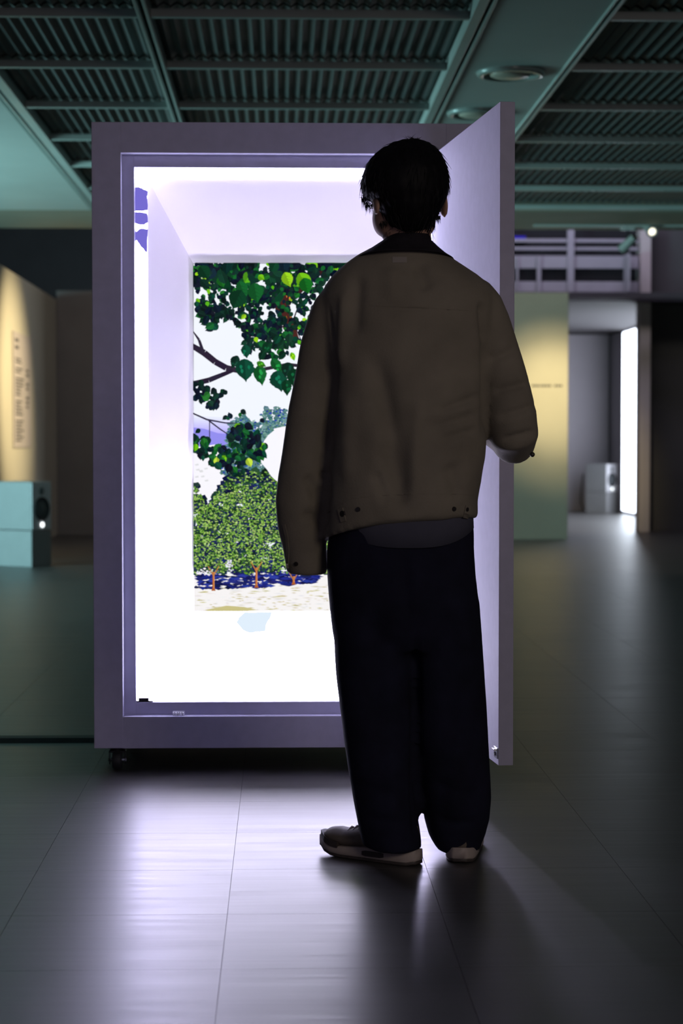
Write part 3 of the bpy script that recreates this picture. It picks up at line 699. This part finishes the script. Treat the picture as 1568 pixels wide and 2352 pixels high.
# ---------------- casters
for (x, y) in ((CX0 + 0.065, YF + 0.06), (CX1 - 0.065, YF + 0.06), (CX0 + 0.065, YF + DEP - 0.06), (CX1 - 0.065, YF + DEP - 0.06)):
    lx, ly = x - O.x, y - O.y
    b = MB(); b.box((lx - 0.028, ly - 0.028, CZ0 - 0.006), (lx + 0.028, ly + 0.028, CZ0), 0.001); cst = b.build('caster', M['black_plastic'], cab)
    b = MB(); b.cone((lx, ly, CZ0 - 0.018), (0, 0, 1), 0.020, 0.022, 0.012, 20)
    for s_ in (-1, 1): b.loft([[Vector((lx + s_ * 0.0245, ly - 0.026 + u, CZ0 - 0.014 - v)), Vector((lx + s_ * 0.0225, ly - 0.026 + u, CZ0 - 0.014 - v))] for u, v in ((0.044, 0), (0.040, 0.03), (0.030, 0.046), (0.018, 0.042), (0.010, 0.02), (0.008, 0))], cap=False, close=False)
    b.box((lx - 0.025, ly - 0.02, CZ0 - 0.020), (lx + 0.025, ly + 0.018, CZ0 - 0.013), 0.002)
    b.build('fork', M['black_plastic'], cst)
    R = 0.0305; prof = [(-0.014, R * 0.55), (-0.014, R * 0.86), (-0.009, R * 0.98), (0, R), (0.009, R * 0.98), (0.014, R * 0.86), (0.014, R * 0.55)]
    b = MB(); b.loft([[Vector((lx + u, ly - 0.006 + r_ * math.cos(6.2832 * k_ / 24), 0.0306 + r_ * math.sin(6.2832 * k_ / 24))) for k_ in range(24)] for u, r_ in prof]); b.build('wheel', M['rubber'], cst, True)
    b = MB(); b.tube([(lx - 0.027, ly - 0.006, 0.0306), (lx + 0.027, ly - 0.006, 0.0306)], 0.006, 10); b.build('axle', M['steel'], cst, True)

# ================================================================== PERSON
YP = 4.68
def Q(px, py, dy=0.0): return P(px, py, YP + dy)
K = YP / FPX                                            # metres per photo pixel at the person
def hring(l, r, py, bb, bf, dy=0.0, e=2.3, n=36, zf=None):
    """horizontal ring from its outline left/right in the photo, half-depths back bb and front bf"""
    A, B = Q(l, py, dy), Q(r, py, dy); cx = (A.x + B.x) / 2; a = (B.x - A.x) / 2; z = (A.z + B.z) / 2; out = []
    for k_ in range(n):
        t = 2 * math.pi * k_ / n; c_, s_ = math.cos(t), math.sin(t)
        x = cx + a * math.copysign(abs(c_) ** (2 / e), c_); d = math.copysign(abs(s_) ** (2 / e), s_)
        y = YP + dy + (bf if d > 0 else bb) * d
        out.append(Vector((x, y, z + (zf(c_, d) if zf else 0))))
    return out
# ---------------- body: one continuous skin surface
b = MB()
hc = Q(937, 438, 0.0)
FD = Vector((-0.33, 0.92, -0.10)).normalized()                        # where the face looks
HR = Matrix((FD.cross(Vector((0, 0, 1))).normalized(), FD, Vector((0, 0, 1)))).transposed()
HR = Matrix((HR.col[0], HR.col[1], HR.col[0].cross(HR.col[1]))).transposed()
hp = lambda x, y, z: hc + HR @ Vector((x, y, z))
b.ball(hp(0, -0.006, 0.016), (0.078, 0.096, 0.098), HR)                # cranium
b.ball(hp(0, 0.030, -0.042), (0.064, 0.066, 0.072), HR)               # face
b.ball(hp(-0.010, 0.056, -0.096), (0.034, 0.034, 0.026), HR)           # chin
for s_ in (-1, 1): b.ball(hp(s_ * 0.050, 0.030, -0.060), (0.026, 0.046, 0.046), HR)   # jaw
b.ball(hp(0, 0.094, -0.034), (0.012, 0.017, 0.022), HR)               # nose
b.ball(hp(0, 0.092, -0.014), (0.009, 0.012, 0.024), HR)
b.ball(hp(0, 0.082, -0.066), (0.024, 0.014, 0.010), HR)               # mouth
b.ball(hp(0, 0.082, 0.010), (0.050, 0.018, 0.010), HR)                # brow
for s_ in (-1, 1):
    b.ball(hp(s_ * 0.086, -0.010, -0.034), (0.007, 0.019, 0.031), HR)    # ears
    b.ball(hp(s_ * 0.038, 0.062, -0.034), (0.022, 0.022, 0.020), HR)     # cheeks
nb, nt_ = Q(937, 590, 0.0), Q(936, 470, 0.012)
b.tube([nb, nb.lerp(nt_, 0.5), nt_], [(0.060, 0.062), (0.054, 0.056), (0.055, 0.058)], 18)
b.loft([hring(890, 985, 575, 0.06, 0.06), hring(800, 1070, 640, 0.08, 0.08), hring(770, 1105, 720, 0.11, 0.10), hring(790, 1085, 900, 0.11, 0.11), hring(800, 1070, 1050, 0.10, 0.10), hring(785, 1075, 1200, 0.11, 0.10), hring(780, 1072, 1320, 0.11, 0.10), hring(800, 1060, 1400, 0.10, 0.09)])
def arm(pts, rads): b.tube(pts, rads, 14)
LS, LE, LW = Q(780, 695, 0.0), Q(708, 975, 0.016), Q(689, 1150, 0.034)
RS, RE, RW = Q(1096, 695, 0.0), Q(1176, 985, 0.012), Q(1104, 965, 0.25)
arm([LS, LS.lerp(LE, 0.5), LE, LE.lerp(LW, 0.4), LW], [0.034, 0.036, 0.035, 0.034, 0.026])
arm([RS, RS.lerp(RE, 0.5), RE, RE.lerp(RW, 0.4), RW], [0.034, 0.036, 0.035, 0.033, 0.026])
def hand(wr, d, pal, thumb_side, curl, ts=1.0):
    """wr wrist, d pointing direction, pal palm normal, thumb_side direction"""
    d = Vector(d).normalized(); pal = Vector(pal); pal = (pal - d * pal.dot(d)).normalized(); sd = d.cross(pal)
    if sd.dot(Vector(thumb_side)) < 0: sd = -sd
    b.tube([wr - d * 0.01, wr + d * 0.03, wr + d * 0.075, wr + d * 0.088], [(0.024, 0.018), (0.036, 0.016), (0.040, 0.014), (0.036, 0.011)], 14) if abs(pal.y) > 0.5 else b.tube([wr - d * 0.01, wr + d * 0.03, wr + d * 0.075, wr + d * 0.088], [0.024, 0.027, 0.028, 0.024], 14)
    for i, L in enumerate((0.074, 0.082, 0.076, 0.060)):
        base = wr + d * 0.080 + sd * (0.029 - 0.0195 * i); p = base.copy(); pts = [base - d * 0.012]; q = d.copy()
        pts.append(p.copy())
        for seg, fr in enumerate((0.45, 0.31, 0.24)):
            a_ = curl * (0.8 + 0.25 * seg); q = (q * math.cos(a_) + pal * math.sin(a_)).normalized(); p = p + q * L * fr; pts.append(p.copy())
        b.tube(pts, [0.0098, 0.0096, 0.0088, 0.0080, 0.0066], 10)
    p0 = wr + d * 0.022 + sd * 0.026 * (0.6 + 0.4 * ts); p1 = p0 + (d * 0.6 + sd * 0.7 * ts + pal * 0.3).normalized() * 0.038; p2 = p1 + (d * 0.9 + sd * 0.25 + pal * 0.4).normalized() * 0.030; p3 = p2 + (d * 0.9 + pal * 0.5).normalized() * 0.022
    b.tube([p0, p1, p2, p3], [0.014, 0.0115, 0.0100, 0.0075], 10)
hand(LW, (0.06, -0.12, -1), (0.1, 1, 0), (1, 0, 0), 0.30, 0.25)
hand(RW, (-0.55, 0.75, 0.15), (-0.6, -0.5, -0.1), (0, 0, 1), 0.42)
for (hx, kx, ax, dyk, dya) in ((860, 868, 905, 0.03, 0.0), (1010, 1030, 1048, 0.03, 0.05)):
    b.tube([Q(hx, 1330, 0.0), Q((hx + kx) / 2, 1480, 0.015), Q(kx, 1640, dyk), Q((kx + ax) / 2, 1780, 0.0), Q(ax, 1930, dya)], [0.078, 0.066, 0.050, 0.050, 0.034], 16)
body_me = remesh(b.mesh('body'), 0.0055, 3)
person = link('person', body_me, M['skin']); tag(person, 'person seen from behind in olive jacket and wide navy trousers facing the cabinet', 'person')
for s_ in (-1, 1):
    bb = MB(); bb.ball(hp(s_ * 0.031, 0.078, -0.010), (0.011, 0.011, 0.008), HR); bb.build('eye', M['eye'], person, True)
    bb = MB(); bb.tube([hp(s_ * 0.014, 0.100, 0.012), hp(s_ * 0.032, 0.096, 0.016), hp(s_ * 0.050, 0.082, 0.010)], [0.003, 0.004, 0.002], 8); bb.build('eyebrow', M['hair'], person, True)
bb = MB(); bb.tube([hp(-0.022, 0.091, -0.067), hp(0, 0.097, -0.064), hp(0.022, 0.091, -0.067)], [0.002, 0.005, 0.002], 8); bb.build('lips', M['lip'], person, True)

# ---------------- hair
b = MB()
hrows = [(321, 930, 962, .02, .02, -.0), (330, 898, 988, .05, .05, 0), (347, 871, 1007, .078, .078, 0), (370, 848, 1020, .098, .098, 0), (397, 833, 1029, .110, .108, 0),
         (425, 828, 1031, .114, .100, 0), (447, 832, 1029, .112, .075, 0), (462, 850, 1022, .106, .046, 0), (480, 866, 1012, .098, .016, -.004), (498, 875, 1004, .088, .000, -.006), (514, 886, 996, .076, -.012, -.008), (526, 898, 986, .066, -.022, -.008), (534, 915, 972, .060, -.034, -.008)]
rings = []
for (py, l, r, bk, ft, dy) in hrows:
    ring = hring(l, r, py, bk, ft, dy, 2.15, 40)
    rings.append(ring)
b.loft(rings)
hair_me = remesh(b.mesh('hair'), 0.006, 2)
rh = random.Random(21)
bm = bmesh.new(); bm.from_mesh(hair_me)
for v in bm.verts:
    n_ = noise.noise(Vector((v.co.x * 70, v.co.y * 70, v.co.z * 16)))
    v.co += v.normal * (0.0035 * n_)
bm.verts.ensure_lookup_table(); base = [(v.co.copy(), v.normal.copy()) for v in bm.verts]
crown = Q(945, 330, 0.0)
def strand(p, d, L, w_, bend):
    d = d.normalized(); side = d.cross(Vector((0, 1, 0)) if abs(d.y) < 0.8 else Vector((1, 0, 0))).normalized(); pv = None; q = p.copy()
    for k_ in range(4):
        ww = w_ * (1 - k_ / 3.15)
        a_, c_ = bm.verts.new(q - side * ww), bm.verts.new(q + side * ww)
        if pv: bm.faces.new((pv[0], pv[1], c_, a_))
        pv = (a_, c_); d = (d + bend).normalized(); q = q + d * (L / 3)
for _ in range(2600):
    p, n_ = rh.choice(base)
    if p.y > YP + 0.08 and p.z < Q(0, 420).z: continue
    dn = (p - crown); dn = dn - n_ * dn.dot(n_)
    if dn.length < 1e-4: continue
    dn.normalize(); up = rh.uniform(0.02, 0.16)
    strand(p - n_ * 0.003, dn + n_ * up + Vector((rh.uniform(-.25, .25), rh.uniform(-.25, .25), 0)), rh.uniform(0.02, 0.042), rh.uniform(0.0007, 0.0016), -n_ * 0.05 + Vector((0, 0, -0.05)))
for _ in range(60):                                   # wispy tips at the crown, temples and nape
    for (px, py, dy, dd, L) in ((948, 324, -0.02, (rh.uniform(-1, 1), rh.uniform(-.5, .5), 0.35), 0.020), (838, 455, 0.02, (0.1, 0.1, -1), 0.028), (846, 468, 0.05, (0.0, 0.1, -1), 0.026), (1003, 498, -0.03, (-0.05, 0, -1), 0.018), (990, 512, -0.05, (-0.1, 0, -1), 0.016), (940, 524, -0.055, (0, 0.1, -1), 0.014), (880, 512, -0.04, (0.1, 0, -1), 0.016)):
        if rh.random() < 0.5: strand(Q(px + rh.uniform(-9, 9), py + rh.uniform(-5, 3), dy + rh.uniform(-.006, .006)), Vector(dd) + Vector((rh.uniform(-.2, .2), rh.uniform(-.2, .2), 0)), L * rh.uniform(0.5, 1.1), 0.0009, Vector((0, 0, -0.03)))
bm.to_mesh(hair_me); bm.free()
for p in hair_me.polygons: p.use_smooth = True
link('hair', hair_me, M['hair'], person)

# ---------------- clothes
def folds(me, lines, amp_noise=0.0, sc=(9, 9, 5), back_only=False):
    """press creases (px0,py0,px1,py1,width_px,depth_m) into the cloth as seen on its back, plus a loose drape"""
    me.calc_loop_triangles() if False else None
    bm = bmesh.new(); bm.from_mesh(me); bm.normal_update(); mv = []
    for v in bm.verts:
        n_ = v.normal; d = 0.0
        d += amp_noise * noise.noise(Vector((v.co.x * sc[0], v.co.y * sc[1], v.co.z * sc[2])))
        wy = smoothstep(0.35, -0.25, n_.y)
        if wy > 0:
            t_ = YP / v.co.y; X = 645 + v.co.x * FPX / v.co.y; Yp = 1010 - (v.co.z - CAMZ) * FPX / v.co.y
            for (x0, y0, x1, y1, wd, dp) in lines:
                ux, uy = x1 - x0, y1 - y0; L2 = ux * ux + uy * uy; t = ((X - x0) * ux + (Yp - y0) * uy) / L2
                tc = max(0, min(1, t)); dd = math.hypot(X - x0 - tc * ux, Yp - y0 - tc * uy)
                if dd < wd * 3: d -= dp * wy * math.exp(-(dd / wd) ** 2) * smoothstep(0, 0.25, 0.5 - abs(tc - 0.5) + 0.02)
        mv.append(n_ * d)
    for v, m_ in zip(bm.verts, mv): v.co += m_
    bm.to_mesh(me); bm.free()
# jacket
b = MB()
def hemz(px_l, px_r):
    def fn(c_, d):
        x = (px_l + px_r) / 2 + c_ * (px_r - px_l) / 2
        return -K * (50 * max(0, min(1, (893 - x) / 150)) ** 1.25 + (26 if d > 0 else 0) * abs(d))
    return fn
T = [(553, 884, 990, .062, .060), (572, 848, 1010, .078, .074), (592, 818, 1036, .092, .086), (612, 789, 1066, .104, .096), (632, 763, 1096, .114, .106), (658, 744, 1124, .124, .112), (692, 736, 1136, .132, .120),
     (750, 742, 1130, .140, .130), (850, 756, 1116, .148, .138), (950, 757, 1114, .152, .142), (1050, 750, 1114, .156, .146), (1110, 744, 1106, .158, .150), (1150, 741, 1097, .158, .152)]
rings = [hring(l, r, y, bk, ft, 0, 2.35, 44) for (y, l, r, bk, ft) in T]
rings.append(hring(741, 1096, 1187, .152, .150, 0, 2.35, 44, hemz(741, 1096)))
b.loft(rings)
lsl = [(806, 652, 0.0, .018), (790, 672, 0.0, .042), (766, 710, 0.0, .050), (754, 742, 0.002, .049), (735, 800, .004, .046), (721, 900, .010, .049), (706, 1000, .018, .053), (691, 1095, .026, .056), (685, 1150, .032, .055), (689, 1205, .040, .0530), (700, 1252, .046, .0510), (705, 1298, .050, .0490), (705, 1316, .052, .0475)]
b.tube([Q(x, y, d) for x, y, d, r in lsl], [r for *_, r in lsl], 22)
rsl = [(1072, 648, 0.0, .018), (1086, 668, 0.0, .042), (1105, 702, 0.0, .051), (1121, 742, 0.0, .052), (1141, 805, 0.0, .050), (1160, 890, 0.004, .056), (1173, 955, .008, .0610), (1180, 1000, .020, .0600), (1180, 1020, .055, .050), (1164, 1004, .115, .047), (1136, 986, .185, .044), (1110, 970, .245, .042)]
b.tube([Q(x, y, d) for x, y, d, r in rsl], [r for *_, r in rsl], 22)
jm = remesh(b.mesh('jacket'), 0.0075, 5)
JF = [(772, 800, 748, 1080, 9, .010), (748, 1060, 740, 1230, 9, .010), (1113, 760, 1112, 1010, 8, .010), (1106, 690, 1114, 790, 8, .007), (858, 800, 945, 1190, 26, .012), (880, 1010, 925, 1180, 22, .008), (965, 900, 940, 1180, 16, -.005),
      (1000, 950, 1108, 905, 9, .005), (985, 985, 1100, 950, 8, .004), (960, 960, 1090, 930, 6, -.003), (1010, 1010, 1100, 985, 8, .004), (955, 600, 985, 670, 18, .006), (900, 610, 900, 700, 20, -.004), (822, 620, 815, 780, 16, .006), (790, 660, 785, 860, 12, -.005),
      (700, 1090, 735, 1150, 14, .006), (690, 1180, 740, 1190, 10, .005), (1130, 900, 1215, 880, 8, .006), (1140, 960, 1232, 930, 8, .005), (1150, 1010, 1236, 990, 7, .005), (1120, 830, 1190, 800, 10, .005), (860, 1080, 890, 1160, 12, .006), (1030, 1060, 1060, 1150, 18, .006), (800, 900, 795, 1130, 18, -.004), (840, 707, 1095, 714, 2.6, .0022), (756, 700, 775, 860, 3, .003)]
folds(jm, [(a_, b_, c_, d_, w_, dp * 1.7) for (a_, b_, c_, d_, w_, dp) in JF], 0.006, (11, 11, 6))
jac = link('jacket', jm, M['jacket'], person)
def surf(me):
    from mathutils.bvhtree import BVHTree
    return BVHTree.FromPolygons([v.co for v in me.vertices], [p.vertices for p in me.polygons])
jb = surf(jm)
def on(px, py, bvh=None):
    o = Vector((0, 0, CAMZ)); d = (P(px, py, 5) - o).normalized(); h = (bvh or jb).ray_cast(o, d)
    return (h[0], h[1]) if h[0] else (Q(px, py, -.15), Vector((0, -1, 0)))
def strip_on(name, pts, wpx, th, m, par, n=6):
    """a thin raised cloth strip following the jacket's surface"""
    bb = MB(); R = []
    P2 = []
    for a_, c_ in zip(pts, pts[1:]):
        for t in range(n): P2.append((a_[0] + (c_[0] - a_[0]) * t / n, a_[1] + (c_[1] - a_[1]) * t / n))
    P2.append(pts[-1])
    for i, (x, y) in enumerate(P2):
        a_, c_ = P2[max(0, i - 1)], P2[min(len(P2) - 1, i + 1)]; L = math.hypot(c_[0] - a_[0], c_[1] - a_[1]); nx, ny = -(c_[1] - a_[1]) / L, (c_[0] - a_[0]) / L
        h1, n1 = on(x + nx * wpx, y + ny * wpx); h2, n2 = on(x - nx * wpx, y - ny * wpx)
        R.append([h1 - n1 * 0.001, h1 + n1 * th, h2 + n2 * th, h2 - n2 * 0.001])
    bb.loft(R); return bb.build(name, m, par, False)
strip_on('yoke_seam', [(850, 702), (960, 706), (1085, 713)], 1.1, 0.0008, M['jacket'], jac)
strip_on('hem_seam', [(752, 1176), (800, 1146), (860, 1138), (960, 1134), (1050, 1134), (1088, 1137)], 1.0, 0.0008, M['jacket'], jac)
strip_on('neck_label', [(901, 597), (934, 597)], 6.5, 0.0012, M['label'], jac, 3)
strip_on('hem_tab', [(782, 1168), (790, 1198)], 6, 0.003, M['jacket'], jac, 3); strip_on('hem_tab', [(1074, 1162), (1068, 1188)], 6, 0.003, M['jacket'], jac, 3)
strip_on('cuff_placket', [(652, 1205), (659, 1235), (661, 1262), (660, 1305)], 3.0, 0.002, M['jacket'], jac, 4)
for (x, y, r_) in ((787, 1180, .0085), (822, 1170, .0058), (1042, 1169, .0058), (1071, 1170, .006), (680, 1295, .0055)):
    h_, n_ = on(x, y); bb = MB(); bb.cone(h_ - n_ * 0.001, n_, r_, r_ * 0.85, 0.004, 16); bb.build('button', M['button'], jac)
h_, n_ = on(1222, 1044); bb = MB(); bb.ball(h_, (0.006, 0.006, 0.006)); bb.build('button', M['button'], jac, True)
# collar, a folded band around the neck
b = MB()
cz = lambda amt: (lambda c_, d: (K * amt * max(0, -d) ** 1.0))
cr = [(540, 894, 986, .058, .058, 0), (553, 878, 991, .071, .066, 0), (568, 855, 1006, .089, .078, 0), (584, 832, 1024, .103, .090, 3), (600, 812, 1042, .112, .098, 16)]
outer = [hring(l, r, y, bk, ft, 0, 2.2, 40, cz(a_)) for (y, l, r, bk, ft, a_) in cr]
inner = [[Vector(((p.x - 0.29) * 1 + 0.29, p.y, p.z)) for p in ring] for ring in [hring(l + 7, r - 7, y, bk - .008, ft - .008, 0, 2.2, 40, cz(a_)) for (y, l, r, bk, ft, a_) in cr]]
b.loft(outer + inner[::-1] + [outer[0]], cap=False)
b.build('collar', M['collar'], jac, True)
# tee shirt tail below the hem
b = MB()
def teez(l, r):
    return lambda c_, d: -K * 40 * max(0, 1 - (abs(c_) * 1.02) ** 2.6)
b.loft([hring(764, 1086, 1150, .136, .13, 0, 2.3, 44), hring(770, 1086, 1190, .137, .13, 0, 2.3, 44), hring(776, 1087, 1212, .137, .128, 0, 2.3, 44, teez(0, 0))])
b.build('tee_shirt', M['tee'], person, True)
# trousers
b = MB()
b.loft([hring(768, 1082, 1170, .120, .118, 0, 2.3), hring(757, 1087, 1215, .126, .122, 0, 2.3), hring(751, 1087, 1260, .130, .122, 0, 2.3), hring(753, 1091, 1320, .134, .122, 0, 2.3), hring(759, 1101, 1400, .132, .120, 0, 2.3), hring(764, 1106, 1450, .12, .11, 0, 2.3), hring(772, 1104, 1490, .10, .09, 0, 2.3)])
ll = [(1380, 762, 945, .112, .105, 0), (1480, 768, 948, .112, .105, 0), (1550, 771, 951, .110, .105, .002), (1620, 778, 953, .106, .102, .004), (1700, 788, 955, .100, .098, .004), (1770, 800, 957, .096, .094, .002), (1840, 812, 961, .092, .092, .000), (1890, 821, 965, .090, .088, .000), (1925, 828, 968, .088, .084, .002)]
hz = lambda c_, d: K * (10 - 12 * c_ ) * 1.0 - K * 22
rl = [(1380, 940, 1100, .112, .105, 0), (1480, 936, 1108, .112, .105, .004), (1550, 941, 1113, .108, .105, .010), (1620, 946, 1117, .104, .102, .018), (1700, 952, 1120, .100, .098, .026), (1770, 959, 1123, .094, .094, .034), (1830, 967, 1126, .088, .090, .042), (1880, 974, 1122, .082, .086, .050), (1915, 983, 1113, .076, .082, .056), (1932, 992, 1106, .072, .080, .060)]
R = [hring(l, r, y, bk, ft, dy, 2.25, 32) for (y, l, r, bk, ft, dy) in ll]; R.append(hring(832, 969, 1945, .086, .080, .004, 2.25, 32, lambda c_, d: K * (-3 * max(0, -d) * (0.4 + 0.6 * max(-0.4, c_)) + 10 * max(0, d) + 4 * max(0, -c_)))); b.loft(R)
R = [hring(l, r, y, bk, ft, dy, 2.25, 32) for (y, l, r, bk, ft, dy) in rl]; R.append(hring(1002, 1100, 1946, .068, .080, .062, 2.25, 32, lambda c_, d: K * (-5 * max(0, -d) + 8 * max(0, d)))); b.loft(R)
tm = remesh(b.mesh('trousers'), 0.0075, 3)
folds(tm, [(955, 1440, 958, 1960, 8, .014), (860, 1340, 870, 1700, 24, .006), (1035, 1340, 1045, 1760, 24, .006), (925, 1260, 940, 1440, 14, .008), (800, 1800, 930, 1840, 14, .005), (830, 1880, 940, 1900, 12, .005), (990, 1800, 1100, 1840, 14, .005), (1000, 1890, 1100, 1900, 10, .006), (900, 1700, 905, 1930, 18, -.006), (1050, 1700, 1050, 1930, 18, -.006)], 0.006, (9, 9, 4))
tr = link('trousers', tm, M['denim'], person)

# shoes
def shoe(heel, d, L=0.285):
    d = Vector((d[0], d[1], 0)).normalized(); s = Vector((d.y, -d.x, 0)); Z = Vector((0, 0, 1))
    pos = lambda t, u, z: Vector(heel) + d * (t * L) + s * u + Z * z
    def hw(t):                                       # half-width of the sole along its length
        return 0.041 * (0.80 + 0.20 * math.sin(math.pi * min(1, t * 1.1)) + 0.18 * smoothstep(0.45, 0.75, t)) * (1 - 0.97 * smoothstep(0.80, 1.03, t) ** 1.6) * (0.45 + 0.55 * smoothstep(-0.02, 0.09, t))
    lift = lambda t: 0.016 * smoothstep(0.70, 1.0, t) ** 1.5 + 0.003 * smoothstep(0.06, 0, t)
    ts = [0.0, 0.02, 0.06, 0.12, 0.22, 0.34, 0.46, 0.58, 0.70, 0.80, 0.88, 0.94, 0.98, 1.0]
    def slab(z0, z1, k0, k1, name, m, par, n=20):
        bb = MB(); R = []
        for t in ts:
            h = hw(t); a0 = z0(t) + lift(t); a1 = z1(t) + lift(t); ring = []
            for (u, v) in ((-1, 0.12), (-0.94, 0.0), (-0.5, 0.0), (0, 0.0), (0.5, 0.0), (0.94, 0.0), (1, 0.12), (1.02, 0.5), (0.96, 0.94), (0.9, 1.0), (0.45, 1.0), (0, 1.0), (-0.45, 1.0), (-0.9, 1.0), (-0.96, 0.94), (-1.02, 0.5)):
                ring.append(pos(t, u * h * (k0 + (k1 - k0) * v), a0 + (a1 - a0) * v))
            R.append(ring)
        bb.loft(R); return bb.build(name, m, par, True)
    # upper
    def top(t):
        return 0.030 + 0.062 * smoothstep(0.52, 0.28, t) - 0.045 * smoothstep(0.26, 0.05, t) + 0.034 * smoothstep(1.0, 0.82, t) * 1.0 + 0.012 * smoothstep(0.7, 0.5, t) - 0.004 * smoothstep(0.1, 0, t)
    bb = MB(); R = []
    for t in ts:
        h = hw(t) * 0.97; zt = top(t) + lift(t); z0 = 0.022 + lift(t); ring = []
        for k_ in range(20):
            a_ = 2 * math.pi * k_ / 20; c_, s2 = math.cos(a_), math.sin(a_)
            w_ = h * math.copysign(abs(c_) ** 0.75, c_); zz = z0 + (zt - z0) * (s2 * 0.5 + 0.5) ** 0.8
            shr = 1 - 0.42 * smoothstep(0.35, 1.0, (zz - z0) / max(1e-4, zt - z0)) * (1 if t < 0.55 else 0.55)
            ring.append(pos(0.02 + t * 0.97, w_ * shr, zz))
        R.append(ring)
    bb.loft(R); up = bb.build('shoe', M['shoe'], person, True)
    slab(lambda t: 0.0, lambda t: 0.008, 0.93, 0.96, 'outsole', M['shoe_dark'], up)
    slab(lambda t: 0.0075, lambda t: 0.034 - 0.008 * smoothstep(0.35, 0.8, t), 1.0, 0.98, 'midsole', M['midsole'], up)
    for sg in (-1, 1):
        bb = MB(); R = []
        for t in (0.26, 0.29, 0.34, 0.39, 0.44, 0.47):
            h = hw(t) * 1.022; zc = 0.020; hh = 0.0062 * (1 if 0.27 < t < 0.46 else 0.7)
            R.append([pos(t, sg * (h - 0.003), zc - hh), pos(t, sg * (h + 0.0014), zc - hh), pos(t, sg * (h + 0.0014), zc + hh), pos(t, sg * (h - 0.003), zc + hh)])
        bb.loft(R); bb.build('sole_window', M['shoe_dark'], up)
    bb = MB(); R = []                                  # toe cap guard
    for t in (0.72, 0.80, 0.88, 0.94, 0.985):
        h = hw(t) * 1.0; z0 = 0.024 + lift(t); zt = z0 + 0.014
        R.append([pos(0.02 + t * .97, -h - .001, z0), pos(0.02 + t * .97, -h * .97 - .001, zt), pos(0.02 + t * .97, h * .97 + .001, zt), pos(0.02 + t * .97, h + .001, z0)])
    bb.loft(R); bb.build('mudguard', M['shoe_dark'], up, False)
    for i in range(4):                                 # laces across the tongue
        t = 0.50 + i * 0.055; bb = MB(); z = top(t) + 0.001
        bb.tube([pos(t, -0.020, z - 0.005), pos(t + 0.01, 0, z + 0.003), pos(t, 0.020, z - 0.005)], 0.003, 8); bb.build('lace', M['midsole'], up, True)
h0 = G(966, 1994); shoe((h0.x - 0.002, h0.y + 0.034, 0), (-0.80, 0.60))
h1 = G(1056, 1984); shoe((h1.x, h1.y + 0.005, 0), (0.16, 1.0))
